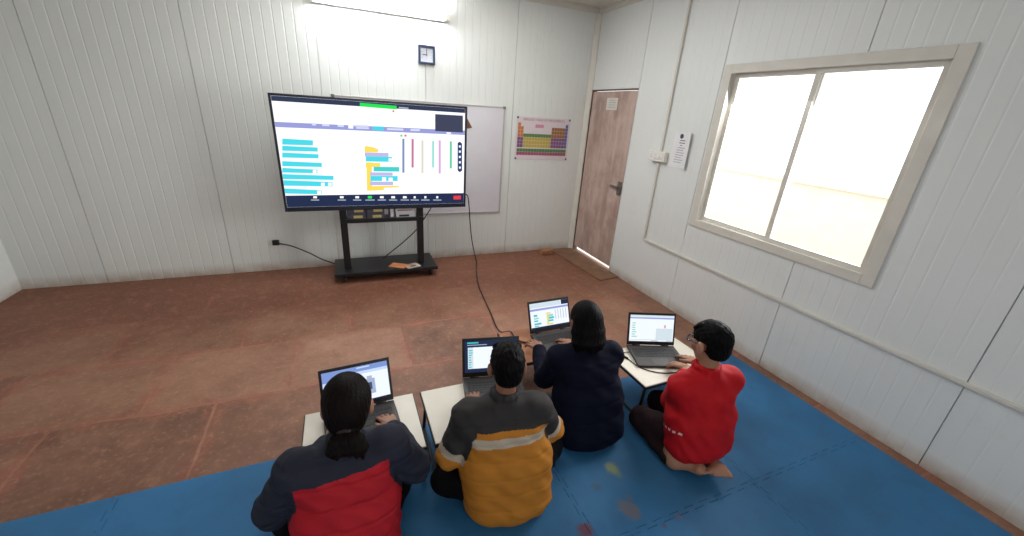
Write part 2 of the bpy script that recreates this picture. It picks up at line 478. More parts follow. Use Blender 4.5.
for (y0, y1, x) in [(WY0 + .05, ym + .02, XR + 0.02), (ym - .02, WY1 - .05, XR + 0.042)]:
    b = mb(M['trim'])
    z0, z1 = WZ0 + .04, WZ1 - .04
    for q in [(y0, y0 + .035, z0, z1), (y1 - .035, y1, z0, z1), (y0 + .035, y1 - .035, z0, z0 + .035), (y0 + .035, y1 - .035, z1 - .035, z1)]:
        b.box(rel(wn, (x - .008, q[0], q[2])), rel(wn, (x + .008, q[1], q[3])))
    s = b.build('sash', None, wn)
    mb(glass).box(rel(wn, (x - .002, y0 + .035, z0 + .035)), rel(wn, (x + .002, y1 - .035, z1 - .035))).build('pane', None, s)
# ---- outside
struct(mb(M['ground']).box((XR + .062, -6, -0.12), (14, 9, -0.06)).build('outside_ground'))
struct(mb(M['cream_out']).box((6.2, -4, -0.06), (6.35, 8, 1.0)).box((6.15, -4, 1.0), (6.4, 8, 1.06)).build('outside_boundary_wall'))

# ------------------------------------------------------------------ whiteboard
k = N('dusty_whiteboard', 0.35)
c = k.ramp(k.noise(2.0, 5), [(0.3, (220, 219, 226)), (0.7, (226, 225, 230))])
x = k.sep()[0]; n3 = k.noise(3.5, 7, rough=0.7)
ed = k.math('MULTIPLY', k.math('SUBTRACT', k.math('ADD', x, k.math('MULTIPLY', n3, 0.5)), 1.5, True), 0.9, True)
c = k.mix(ed, c, (192, 180, 186)); k.color(c)
wb = empty('whiteboard', (0.856, YB - 0.003, 1.14))
tag(wb, 'large dusty whiteboard on the back wall behind the big screen', 'whiteboard')
mb(k.m).box((-0.875, -0.012, -0.59), (0.875, 0, 0.59)).build('board', None, wb)
b = mb(M['steel'])
for q in [(-0.888, -0.872, -0.6, 0.6), (0.872, 0.888, -0.6, 0.6), (-0.872, 0.872, -0.6, -0.586), (-0.872, 0.872, 0.586, 0.6)]:
    b.box((q[0], -0.017, q[2]), (q[1], 0, q[3]), 0.002)
M['alu'] = mat('grey_aluminium_edge', (178, 172, 170), 0.4, 0.3)
b.mats = [M['alu']]
b.build('frame', None, wb)
for sx in (-1, 1):
    mb(M['steel']).box((sx * .88 - .016, -0.022, 0.578), (sx * .88 + .016, -0.001, 0.606), 0.003).build('corner_clip', None, wb)
b = mb(mat('brown_card', (112, 78, 62), 0.8, var=0.2)); b.prism([(1.27, YB - .017, 1.615), (1.305, YB - .017, 1.60), (1.365, YB - .017, 1.505), (1.28, YB - .017, 1.49)], (0, -0.004, 0))
tag(b.build('card_scrap'), 'small torn brown scrap stuck on the whiteboard beside the screen', 'scrap')

# ------------------------------------------------------------------ wall clock (square)
cl = empty('wall_clock', (0.875, YB - 0.002, 2.168)); tag(cl, 'small square dark-framed clock high on the back wall', 'clock')
b = mb(mat('dark_blue_plastic', (44, 54, 82), 0.4))
for q in [(-.082, -.062, -.084, .084), (.062, .082, -.084, .084), (-.062, .062, -.084, -.064), (-.062, .062, .064, .084)]: b.box((q[0], -.03, q[2]), (q[1], 0, q[3]), 0.003)
b.build('frame', None, cl)
mb(M['ink']).box((-.003, -.016, -.008), (.003, -.014, .054)).build('minute_hand', None, cl)
mb(M['ink']).box((-.04, -.0185, -.003), (.006, -.0165, .004)).build('hour_hand', None, cl)
mb(mat('red_second_hand', (190, 90, 100), 0.5)).box((-.001, -.021, -.05), (.001, -.02, .03)).build('second_hand', None, cl)
b = mb(mat('clock_face_white', (206, 212, 222), 0.5)).box((-.0625, -.012, -.0645), (.0625, -.002, .0645)).use(M['ink'])
for i in range(12):
    a = i * math.pi / 6; b.box((.052 * math.sin(a) - .002, -.0135, .052 * math.cos(a) - .002), (.052 * math.sin(a) + .002, -.0119, .052 * math.cos(a) + .002))
b.build('face', None, cl)
b = mb(M['steel']).cyl((0.99, YB - 0.02, 2.285), (0.99, YB, 2.285), 0.006, 10)
tag(b.build('nail'), 'bare nail in the back wall above and right of the clock', 'nail')

# ------------------------------------------------------------------ tube light
tl = empty('tube_light', (0.47, YB - 0.003, 2.475)); tag(tl, 'glowing fluorescent tube light on the back wall above the screen', 'lamp')
mb(M['swhite']).box((-0.61, -0.045, 0.0), (0.61, 0, 0.05), 0.006).build('batten', None, tl)
mb(emit('glowing_tube', (244, 249, 255), 105)).cyl((-0.575, -0.075, 0.025), (0.575, -0.075, 0.025), 0.0165, 16).build('tube', None, tl)
for sx in (-1, 1): mb(M['swhite']).box((sx * .595 - .02, -.098, 0.0), (sx * .595 + .02, -.04, .05), .006).build('lamp_holder', None, tl)

# ------------------------------------------------------------------ periodic table poster
po = empty('periodic_table_poster', (2.255, YB - 0.0035, 1.415)); tag(po, 'colourful periodic table poster pinned to the back wall left of the door', 'poster')
PW, PH = 0.355, 0.24
M['poster'] = mat('poster_paper', (214, 202, 206), 0.5)
cm = {n: mat('poster_' + n, c, 0.6) for n, c in dict(orange=(190, 118, 66), purple=(120, 78, 122), yellow=(186, 164, 78), green=(76, 124, 66), brown=(146, 100, 54), blue=(84, 98, 152), magenta=(156, 78, 106), pink=(196, 132, 156)).items()}
b = mb(M['poster']).box((-PW, -0.0018, -PH), (PW, 0, PH))
cw, ch = 2 * PW / 19.2, 0.0395
def cell(i, j, name):
    b.use(cm[name]); x = -PW + 0.02 + i * cw; z = PH - 0.066 - j * ch
    b.box((x + .001, -0.0024, z - ch + .002), (x + cw - .001, -0.0017, z - .0005))
for j in range(7):
    for i in range(18):
        if j == 0 and i not in (0, 17): continue
        if j in (1, 2) and 2 <= i <= 11: continue
        n = 'orange' if i < 2 and j < 4 else 'purple' if i < 2 else 'blue' if i == 17 else 'green' if j == 3 and i < 12 else 'yellow' if i < 12 else ('brown' if j < 4 else 'purple')
        cell(i, j, n)
for i in range(0, 18): cell(i, 7.25, 'green'); cell(i, 8.25, 'magenta')
for i in range(6, 9): cell(i, 0.3, 'pink')
b.build('sheet', None, po)
def text(s, size, m, name, parent, loc, rot):
    cu = bpy.data.curves.new(name, 'FONT'); cu.body = s; cu.size = size; cu.align_x = 'CENTER'; cu.align_y = 'CENTER'; cu.extrude = 0.0003
    to = bpy.data.objects.new(name + '_tmp', cu); COL.objects.link(to)
    dg = bpy.context.evaluated_depsgraph_get(); me = bpy.data.meshes.new_from_object(to.evaluated_get(dg))
    bpy.data.objects.remove(to); me.materials.clear(); me.materials.append(m)
    o = link(name, me, parent); o.location = loc; o.rotation_euler = rot; return o
text('PERIODIC TABLE OF THE ELEMENTS', 0.034, cm['magenta'], 'title', po, (0, -0.0024, PH - 0.03), (math.pi / 2, 0, 0))
for sx in (-1, 1):
    for sz in (-1, 1):
        mb(M['ink']).box((sx * (PW - .012) - .011, -.004, sz * (PH - .012) - .011), (sx * (PW - .012) + .011, -.0019, sz * (PH - .012) + .011), 0.001).build('corner_tape', None, po)

# ------------------------------------------------------------------ right wall: switch board, notice sheet
sw = empty('switch_board', (XR - 0.002, 3.077, 1.388)); tag(sw, 'white electrical switch board on the right wall beside the door', 'switch')
mb(M['swhite']).box((-0.045, -0.105, -0.047), (0, 0.105, 0.047), 0.006).build('box', None, sw)
for i, y in enumerate((-0.065, -0.025, 0.02)):
    mb(M['paper']).box((-0.052, y - .014, -0.022), (-0.0455, y + .014, 0.022), 0.003).build('switch', None, sw)
b = mb(M['paper']).box((-0.049, 0.045, -0.03), (-0.0455, 0.092, 0.03), 0.001)
b.use(M['ink'])
for (y, z) in ((0.068, 0.012), (0.058, -0.008), (0.078, -0.008)): b.cyl((-0.0495, y, z), (-0.0489, y, z), 0.004, 10)
b.build('socket', None, sw)

ns = empty('notice_sheet', (XR - 0.002, 2.832, 1.47)); tag(ns, 'white printed notice sheet on the right wall between switch and window', 'paper notice')
b = MB(); b.use(M['paper'])
nu, nv = 14, 6
def sheet_x(u, v): return -0.0035 - 0.022 * max(0, (u - 0.72) / 0.28) ** 2
prof = [(sheet_x(i / nu, 0), 0.105 - 0.21 * i / nu) for i in range(nu + 1)]
b.prism([(x, y, -0.155) for x, y in prof] + [(x + 0.001, y, -0.155) for x, y in prof[::-1]], (0, 0, 0.31))
b.build('sheet', None, ns)
b = mb(M['ink']); b.cyl((-0.0046, 0.018, 0.118), (-0.0037, 0.018, 0.118), 0.021, 20); b.build('round_emblem', None, ns)
b = mb(M['inkl'])
for i, (y0, y1) in enumerate([(0.03, -0.03), (0.035, -0.035), (0.015, -0.005), (0.04, -0.045), (0.05, -0.03), (0.05, -0.045), (0.055, -0.04), (0.055, -0.02), (0.06, -0.045), (0.06, -0.03)]):
    z = 0.083 - i * 0.021
    if i < 3: b.use(M['ink'])
    else: b.use(M['inkl'])
    b.box((-0.0043, y1, z - .004), (-0.0037, y0, z + .003))
b.build('printed_lines', None, ns)

# ------------------------------------------------------------------ big display on its stand
TX0, TX1, TZ0, TZ1, TY = -0.50, 1.158, 0.742, 1.716, 3.93
tv = empty('interactive_display', (0.33, TY, TZ0)); tag(tv, 'huge flat screen showing a coding lesson video call, on black wheeled stand', 'display')
b = mb(M['bezel'])
for q in [(TX0, TX0 + .02, TZ0, TZ1), (TX1 - .022, TX1, TZ0, TZ1), (TX0 + .02, TX1 - .022, TZ0, TZ0 + .04), (TX0 + .02, TX1 - .022, TZ1 - .02, TZ1)]:
    b.box(rel(tv, (q[0], TY - .006, q[2])), rel(tv, (q[1], TY + .07, q[3])), 0.004)
b.build('bezel', None, tv)
mb(M['black']).box(rel(tv, (TX0 + .01, TY + .004, TZ0 + .01)), rel(tv, (TX1 - .01, TY + .068, TZ1 - .01)), 0.006).build('back_shell', None, tv)
UC = dict(bg=(250, 251, 255), top=(52, 60, 84), green=(40, 224, 84), grey=(150, 160, 180), red=(226, 90, 80), band=(132, 138, 206), white=(255, 255, 255), pale=(206, 210, 240),
          teal=(50, 200, 226), thumb=(66, 70, 92), green2=(90, 200, 120), bar1=(104, 124, 176), bar2=(186, 96, 130), bar3=(214, 206, 180), bar4=(140, 214, 206), bar5=(208, 156, 210),
          bar6=(84, 190, 140), pill=(50, 66, 110), yellow=(252, 212, 66), lav=(176, 172, 220), cyan=(44, 206, 224), tealg=(36, 196, 190), bar=(38, 48, 78), redb=(226, 62, 70))
UC = {n: tuple(int(x + (255 - x) * (0.0 if n in ('top', 'bar', 'thumb', 'pill', 'green', 'redb') else 0.16)) for x in c) for n, c in UC.items()}  # most colours paled toward white, bloom of the screen put into the colour
UM = {n: emit('display_' + n, c, 1.08 if n == 'bg' else 1.0) for n, c in UC.items()}
UI = [
('top',[(-0.191,1.679),(1.13,1.693),(1.114,1.659),(-0.193,1.654)]),
('green',[(0.191,1.686),(0.5,1.68),(0.498,1.65),(0.189,1.656)]),
('grey',[(0.519,1.673),(0.604,1.672),(0.604,1.659),(0.519,1.661)]),
('red',[(0.462,1.641),(0.478,1.641),(0.478,1.625),(0.462,1.625)]),
('band',[(-0.209,1.518),(1.114,1.476),(1.114,1.448),(-0.215,1.464)]),
('white',[(0.083,1.503),(0.123,1.503),(0.121,1.47),(0.081,1.47)]),
('pale',[(-0.202,1.502),(-0.171,1.502),(-0.173,1.482),(-0.205,1.482)]),
('pale',[(-0.124,1.501),(-0.068,1.501),(-0.07,1.481),(-0.126,1.481)]),
('pale',[(-0.003,1.498),(0.046,1.499),(0.045,1.48),(-0.005,1.48)]),
('pale',[(0.134,1.503),(0.25,1.504),(0.249,1.489),(0.132,1.488)]),
('pale',[(0.146,1.485),(0.252,1.486),(0.251,1.472),(0.145,1.471)]),
('pale',[(0.407,1.488),(0.552,1.49),(0.551,1.472),(0.406,1.471)]),
('pale',[(0.617,1.49),(0.702,1.491),(0.701,1.473),(0.616,1.472)]),
('teal',[(0.284,1.498),(0.381,1.499),(0.379,1.464),(0.282,1.463)]),
('thumb',[(0.847,1.631),(1.115,1.632),(1.118,1.478),(0.846,1.48)]),
('white',[(0.955,1.474),(0.999,1.474),(0.999,1.461),(0.955,1.461)]),
('green2',[(0.522,1.436),(0.543,1.436),(0.542,1.418),(0.522,1.418)]),
('red',[(0.559,1.438),(0.58,1.438),(0.579,1.42),(0.559,1.419)]),
('bar1',[(0.539,1.401),(0.559,1.401),(0.548,1.09),(0.527,1.09)]),
('bar2',[(0.623,1.402),(0.644,1.402),(0.636,1.139),(0.615,1.138)]),
('bar3',[(0.714,1.392),(0.735,1.393),(0.729,1.087),(0.708,1.087)]),
('bar4',[(0.815,1.39),(0.837,1.391),(0.834,1.141),(0.812,1.14)]),
('bar5',[(0.878,1.398),(0.9,1.398),(0.899,1.083),(0.877,1.083)]),
('bar6',[(0.987,1.392),(1.009,1.393),(1.011,1.134),(0.988,1.134)]),
('pill',[(1.066,1.379),(1.082,1.391),(1.099,1.386),(1.111,1.373),(1.116,1.115),(1.099,1.1),(1.082,1.102),(1.069,1.119)]),
('white',[(1.079,1.356),(1.098,1.357),(1.098,1.337),(1.08,1.337)]),
('white',[(1.08,1.308),(1.099,1.308),(1.099,1.289),(1.08,1.288)]),
('white',[(1.081,1.257),(1.1,1.257),(1.1,1.237),(1.081,1.237)]),
('white',[(1.082,1.205),(1.101,1.205),(1.101,1.185),(1.082,1.185)]),
('white',[(1.082,1.153),(1.101,1.153),(1.102,1.133),(1.083,1.133)]),
('yellow',[(0.206,1.322),(0.22,1.326),(0.273,1.318),(0.32,1.301),(0.318,1.274),(0.202,1.271)]),
('lav',[(0.202,1.27),(0.41,1.27),(0.408,1.233),(0.2,1.233)]),
('cyan',[(0.209,1.234),(0.44,1.234),(0.438,1.189),(0.206,1.19)]),
('white',[(0.408,1.221),(0.437,1.221),(0.436,1.193),(0.406,1.193)]),
('yellow',[(0.205,1.182),(0.332,1.177),(0.33,1.141),(0.202,1.14)]),
('yellow',[(0.21,1.182),(0.257,1.183),(0.244,0.922),(0.198,0.923)]),
('tealg',[(0.27,1.143),(0.501,1.143),(0.5,1.1),(0.268,1.101)]),
('lav',[(0.237,1.092),(0.439,1.092),(0.437,1.061),(0.235,1.062)]),
('cyan',[(0.238,1.06),(0.483,1.059),(0.481,1.011),(0.235,1.013)]),
('white',[(0.34,1.047),(0.377,1.047),(0.375,1.012),(0.338,1.012)]),
('white',[(0.399,1.043),(0.437,1.043),(0.435,1.01),(0.397,1.01)]),
('lav',[(0.231,1.007),(0.439,1.006),(0.437,0.971),(0.229,0.973)]),
('yellow',[(0.205,0.965),(0.485,0.967),(0.497,0.951),(0.351,0.948),(0.35,0.925),(0.202,0.921)]),
('cyan',[(-0.441,1.367),(-0.21,1.36),(-0.215,1.318),(-0.448,1.318)]),
('cyan',[(-0.449,1.309),(-0.18,1.302),(-0.183,1.267),(-0.455,1.268)]),
('cyan',[(-0.456,1.254),(-0.179,1.245),(-0.183,1.21),(-0.462,1.212)]),
('cyan',[(-0.466,1.183),(-0.161,1.172),(-0.164,1.136),(-0.471,1.14)]),
('cyan',[(-0.473,1.126),(-0.18,1.113),(-0.183,1.081),(-0.479,1.087)]),
('cyan',[(-0.48,1.074),(-0.077,1.059),(-0.08,1.023),(-0.486,1.031)]),
('cyan',[(-0.487,1.022),(-0.091,1.004),(-0.094,0.964),(-0.493,0.974)]),
('cyan',[(-0.496,0.951),(-0.187,0.931),(-0.191,0.894),(-0.502,0.906)]),
('white',[(-0.239,1.111),(-0.21,1.111),(-0.213,1.082),(-0.242,1.082)]),
('white',[(-0.203,1.111),(-0.174,1.111),(-0.177,1.082),(-0.206,1.083)]),
('white',[(-0.185,0.999),(-0.155,0.999),(-0.158,0.97),(-0.188,0.97)]),
('white',[(-0.128,0.999),(-0.098,0.999),(-0.101,0.969),(-0.131,0.97)]),
('white',[(-0.223,0.928),(-0.193,0.928),(-0.196,0.898),(-0.226,0.898)]),
('bar',[(-0.278,0.89),(1.151,0.884),(1.153,0.785),(-0.288,0.808)]),
('white',[(-0.261,0.878),(-0.231,0.878),(-0.233,0.859),(-0.263,0.86)]),
('grey',[(-0.283,0.849),(-0.216,0.848),(-0.217,0.838),(-0.284,0.84)]),
('white',[(-0.041,0.875),(-0.009,0.874),(-0.011,0.855),(-0.042,0.856)]),
('grey',[(-0.062,0.844),(0.008,0.843),(0.007,0.833),(-0.063,0.835)]),
('white',[(0.092,0.872),(0.124,0.872),(0.123,0.852),(0.09,0.853)]),
('grey',[(0.07,0.842),(0.142,0.84),(0.141,0.83),(0.069,0.832)]),
('white',[(0.311,0.868),(0.345,0.868),(0.344,0.848),(0.31,0.849)]),
('grey',[(0.289,0.837),(0.364,0.836),(0.364,0.826),(0.288,0.827)]),
('white',[(0.415,0.867),(0.45,0.866),(0.449,0.846),(0.414,0.847)]),
('grey',[(0.393,0.835),(0.469,0.833),(0.469,0.823),(0.392,0.825)]),
('white',[(0.525,0.865),(0.56,0.864),(0.56,0.844),(0.524,0.844)]),
('grey',[(0.502,0.833),(0.581,0.831),(0.581,0.821),(0.502,0.823)]),
('white',[(0.628,0.863),(0.648,0.862),(0.647,0.842),(0.627,0.842)]),
('grey',[(0.597,0.831),(0.677,0.829),(0.677,0.819),(0.597,0.821)]),
('white',[(0.732,0.861),(0.753,0.861),(0.752,0.84),(0.732,0.84)]),
('grey',[(0.701,0.829),(0.783,0.827),(0.783,0.817),(0.701,0.818)]),
('white',[(0.852,0.859),(0.872,0.859),(0.872,0.838),(0.851,0.838)]),
('grey',[(0.82,0.826),(0.904,0.824),(0.904,0.814),(0.82,0.816)]),
('green',[(0.202,0.872),(0.239,0.872),(0.237,0.848),(0.201,0.849)]),
('grey',[(0.178,0.839),(0.261,0.838),(0.26,0.828),(0.177,0.83)]),
('redb',[(1.029,0.86),(1.107,0.861),(1.108,0.822),(1.03,0.822)]),
]
b = mb(UM['bg'])
b.box(rel(tv, (TX0 + .02, TY, TZ0 + .04)), rel(tv, (TX1 - .022, TY + .004, TZ1 - .02)))
def left_ext(c, pts):      # the three full-width strips run on to the left edge of the screen
    if c in ('top', 'band', 'bar'):
        (x0, z0), (x1, z1), (x2, z2), (x3, z3) = pts
        X = TX0 + .021; X1 = TX1 - .023
        t = (z0 + z1) / 2 if c != 'top' else TZ1 - .021
        u = (z2 + z3) / 2
        if c == 'bar': u = TZ0 + .041
        return [(X, t), (X1, t), (X1, u), (X, u)]
    return pts
for i, (c, pts) in enumerate(UI):
    b.use(UM[c]); pts = left_ext(c, pts)
    yy = TY - 0.0006 - 0.00003 * i
    b.quad([rel(tv, (min(max(x, TX0 + .021), TX1 - .023), yy, z)) for x, z in pts])
b.build('screen', None, tv)

st = empty('display_stand', (0.352, 4.12, 0)); tag(st, 'black wheeled stand with base board carrying the huge screen', 'stand')
b = mb(M['blackm']); b.box(rel(st, (-0.155, 3.90, 0.075)), rel(st, (0.86, 4.34, 0.112)), 0.006); b.build('base_board', None, st)
for x in (-0.03, 0.706):
    b = mb(M['blackm']); b.box(rel(st, (x - .032, 4.03, 0.112)), rel(st, (x + .032, 4.09, 1.45)), 0.005); b.build('post', None, st)
b = mb(M['blackm']); b.box(rel(st, (-0.06, 4.000, 0.592)), rel(st, (0.735, 4.028, 0.632)), 0.004); b.box(rel(st, (0.003, 4.028, 0.592)), rel(st, (0.673, 4.24, 0.61)), 0.003); b.build('shelf', None, st)
b = mb(M['blackm']); b.box(rel(st, (-0.2, 4.002, 0.95)), rel(st, (0.9, 4.029, 1.0)), .003).box(rel(st, (-0.2, 4.002, 1.35)), rel(st, (0.9, 4.029, 1.40)), .003); b.build('mounting_bracket', None, st)
for x in (-0.07, 0.79):
    for y in (3.96, 4.28):
        b = mb(M['blackm']); b.cyl(rel(st, (x - .013, y, 0.03)), rel(st, (x + .013, y, 0.03)), 0.03, 18)
        b.box(rel(st, (x - .02, y - .012, 0.028)), rel(st, (x - .014, y + .012, 0.075))); b.box(rel(st, (x + .014, y - .012, 0.028)), rel(st, (x + .02, y + .012, 0.075)))
        b.box(rel(st, (x - .02, y - .02, 0.066)), rel(st, (x + .02, y + .02, 0.0752)), .001)
        b.build('caster', None, st)
# cartons on the shelf
dk = mat('dark_carton', (84, 80, 92), 0.6, var=0.1); yl = mat('yellow_label', (216, 198, 130), 0.6); pc = mat('pale_carton', (220, 216, 216), 0.6); gc = mat('grey_carton', (120, 116, 124), 0.6)
def carton(name, a, c, m, ml, lab, label, cat, group=None):
    t = empty(name, ((a[0] + c[0]) / 2, (a[1] + c[1]) / 2, a[2]))
    mb(m).box(rel(t, a), rel(t, c), 0.003).build('carton', None, t)
    b = mb(ml)
    for q in lab: b.box((q[0], rel(t, a)[1] - .001, q[1]), (q[2], rel(t, a)[1] - .0001, q[3]))
    b.build('label_sticker', None, t)
    tag(t, label, cat, group); return t
where = {(0, 0): 'lower left', (0, 1): 'upper left', (1, 0): 'lower right', (1, 1): 'upper right'}
for i in range(2):
    for j in range(2):
        x0 = 0.006 + i * 0.178; z0 = 0.6105 + j * 0.06
        carton('carton', (x0, 4.05, z0), (x0 + 0.172, 4.2, z0 + 0.059), dk, yl, [(-0.03 + .01 * j, .018, 0.055 + .01 * j, .045)],
               'dark yellow-labelled carton, %s of the four under the screen' % where[(i, j)], 'carton', 'dark cartons on the stand shelf')
carton('slim_carton', (0.405, 4.05, 0.6105), (0.45, 4.2, 0.74), gc, pc, [(-.015, .02, .015, .11)], 'slim grey carton standing upright between dark cartons and white packets', 'carton')
carton('packet', (0.465, 4.05, 0.6105), (0.668, 4.2, 0.669), pc, M['ink'], [(-.07, .02, .03, .04)], 'lower of the two pale packets stacked on the stand shelf', 'packet', 'pale packets on the stand shelf')
carton('packet', (0.46, 4.055, 0.6695), (0.662, 4.2, 0.728), pc, cm['magenta'], [(-.08, .02, .07, .03)], 'upper of the two pale packets stacked on the stand shelf', 'packet', 'pale packets on the stand shelf')
# leaflets on the base board
b = mb(mat('orange_cover', (206, 132, 88), 0.5, var=0.15, vscale=20)); b.box((-0.085, -0.06, 0), (0.085, 0.06, 0.006), 0.001)
o = b.build('booklet'); o.location = (0.462, 4.0, 0.1125); o.rotation_euler = (0, 0, -0.55); tag(o, 'orange-covered booklet lying on the base board of the stand', 'booklet')
b = mb(mat('photo_cover', (190, 176, 160), 0.45, var=0.35, vscale=25)); b.box((-0.075, -0.055, 0), (0.075, 0.055, 0.005), 0.001)
b.use(M['ink']).box((-0.03, -0.03, 0.005), (0.03, 0.0, 0.0054)); b.use(cm['orange']).box((-.06, .015, .005), (.02, .045, .0054))
o = b.build('booklet'); o.location = (0.6, 3.965, 0.1125); o.rotation_euler = (0, 0, 0.35); tag(o, 'pale printed booklet on the stand base, right of the orange one', 'booklet')

# cables
b = mb(M['cable']); b.tube([(1.02, 4.03, 0.80), (1.22, 4.10, 0.86), (1.262, 4.15, 0.75), (1.29, 4.17, 0.46), (1.33, 4.19, 0.22), (1.38, 4.15, 0.006), (1.305, 3.961, 0.006), (1.2, 3.55, 0.006), (1.165, 3.3, 0.006), (1.12, 2.914, 0.006), (1.085, 2.70, 0.006), (1.07, 2.56, 0.03), (1.03, 2.34, 0.17), (0.995, 2.19, 0.27), (0.985, 2.10, 0.268), (1.01, 2.04, 0.268), (1.05, 2.02, 0.269)], 0.006)
b.box((1.045, 1.985, 0.262), (1.068, 2.035, 0.276), 0.003)
tag(b.build('display_cable'), 'long black cable from the big screen across floor to the middle laptop', 'cable')
b = mb(M['cable']); b.tube([(0.84, 4.05, 0.80), (0.872, 4.2, 0.70), (0.80, 4.25, 0.566), (0.713, 4.25, 0.43), (0.553, 4.25, 0.286), (0.40, 4.25, 0.17), (0.33, 4.24, 0.118)], 0.006)
tag(b.build('power_cable'), 'black cable slanting behind the stand from screen down to base', 'cable')
b = mb(M['cable']); b.tube([(-0.13, 4.36, 0.04), (-0.2, 4.37, 0.07), (-0.29, 4.37, 0.115), (-0.38, 4.38, 0.18), (-0.55, 4.41, 0.27), (-0.68, 4.425, 0.30)], 0.006)
b.box((-0.72, 4.41, 0.28), (-0.66, 4.446, 0.33), 0.005)
tag(b.build('mains_cable'), 'black cable running from left wall area to the stand base', 'cable')
# ------------------------------------------------------------------ foam floor tiles with interlocking teeth
MZ = 0.012
XS = [-2.0, -1.05, -0.09, 0.862, 1.80, 2.74]
YS = [-1.04, -0.10, 0.84, 1.775]
def teeth(p, q, sign, inner):
    """polyline p->q with puzzle teeth when inner."""
    p = Vector(p); q = Vector(q); d = q - p; L = d.length; d.normalize(); n = Vector((-d.y, d.x, 0)) * sign
    if not inner: return [p]
    out = [p]; k = 10; a = L / (2 * k)
    for i in range(k):
        s = (2 * i + 0.5) * a
        out += [p + d * (s + a * .1), p + d * (s - .1 * a) + n * .02, p + d * (s + 1.1 * a) + n * .02, p + d * (s + a * .9)]
    return out
names = {0: 'far', 1: 'middle', 2: 'near'}
cols = ['far left', 'left', 'centre left', 'centre', 'right']
for i in range(5):
    for j in (1, 2):
        x0, x1, y0, y1 = XS[i], XS[i + 1], YS[j], YS[j + 1]; g = 0.001
        a = Vector((x0 + g, y0 + g, 0)); b2 = Vector((x1 - g, y0 + g, 0)); c2 = Vector((x1 - g, y1 - g, 0)); d2 = Vector((x0 + g, y1 - g, 0))
        loop = teeth(a, b2, 1, j > 0) + teeth(b2, c2, -1, i < 4) + teeth(c2, d2, -1, j < 2)
        # left edge follows the neighbour's right edge (reversed)
        if i > 0:
            e = teeth(Vector((x0 + g, y0 + g, 0)), Vector((x0 + g, y1 - g, 0)), -1, True)
            loop += [d2] + e[1:][::-1]
        else: loop += [d2]
        if j > 0:   # bottom edge must match the tile below: its top edge runs right->left with sign -1
            pass
        t = MB(); t.use(M['foam'])
        vs = []
        for v in loop:
            if not vs or (vs[-1] - v).length > 1e-5: vs.append(v)
        cx, cy = (x0 + x1) / 2, (y0 + y1) / 2
        t.prism([(v.x - cx, v.y - cy, 0.0) for v in vs], (0, 0, MZ))
        o = t.build('foam_tile'); o.location = (cx, cy, 0)
        lab = 'blue foam floor tile, %s, %s column' % ({1: 'in the near row of the mat', 2: 'in the far row along the red stone floor'}[j], cols[i])
        if (i, j) == (3, 1): lab = 'blue foam floor tile with red, grey and yellow stains in front of the seated children'
        if (i, j) == (3, 2): lab = 'blue foam floor tile under the child in dark navy jacket'
        if (i, j) == (2, 2): lab = 'blue foam floor tile beneath the gap between the two front white tables'
        if (i, j) == (4, 2): lab = 'blue foam floor tile under the right white table'
        tag(o, lab, 'floor tile', 'blue foam floor tiles')

# ------------------------------------------------------------------ low folding tables
TH = 0.26
def table(cx, cy, rz, m, label, hw=0.302):
    t = empty('folding_table', (cx, cy, 0), rz); tag(t, label, 'table', 'low folding tables')
    mb(m).box((-hw + .005, -0.19, TH - 0.012), (hw - .005, 0.19, TH), 0.003).build('tabletop', None, t)
    b = mb(M['black']); b.box((-hw, -0.195, TH - 0.022), (hw, 0.195, TH - 0.0035), 0.004); b.build('edge_band', None, t)
    for s in (-1, 1):
        b = mb(M['blackm'])
        b.tube([(s * (hw - 0.032), -0.165, TH - .022), (s * (hw - 0.017), -0.168, 0.06), (s * (hw - 0.014), -0.17, MZ + .012), (s * (hw - 0.014), -0.14, MZ + .011), (s * (hw - 0.014), 0.14, MZ + .011), (s * (hw - 0.014), 0.17, MZ + .012), (s * (hw - 0.017), 0.168, 0.06), (s * (hw - 0.032), 0.165, TH - .022)], 0.0095, 8, 1)
        b.build('leg', None, t)
        b = mb(M['blackm']); b.tube([(s * (hw - 0.032), -0.1, TH - .024), (s * (hw - 0.102), -0.1, TH - .03), (s * (hw - 0.102), 0.1, TH - .03), (s * (hw - 0.032), 0.1, TH - .024)], 0.006, 6, 1); b.build('leg_brace', None, t)
    return t
table(-0.012, 1.568, 0.0, M['white_lam'], 'low white-topped folding table before the girl in the red and navy jacket', .262)
table(0.545, 1.566, 0.0, M['white_lam'], 'low white-topped folding table before the boy in the mustard and charcoal jacket', .262)
table(1.20, 2.015, 0.0, M['brown_lam'], 'low brown-topped folding table before the girl in the dark navy jacket')
table(1.815, 1.60, 0.02, M['white_lam'], 'low white-topped folding table before the child in the red fleece')

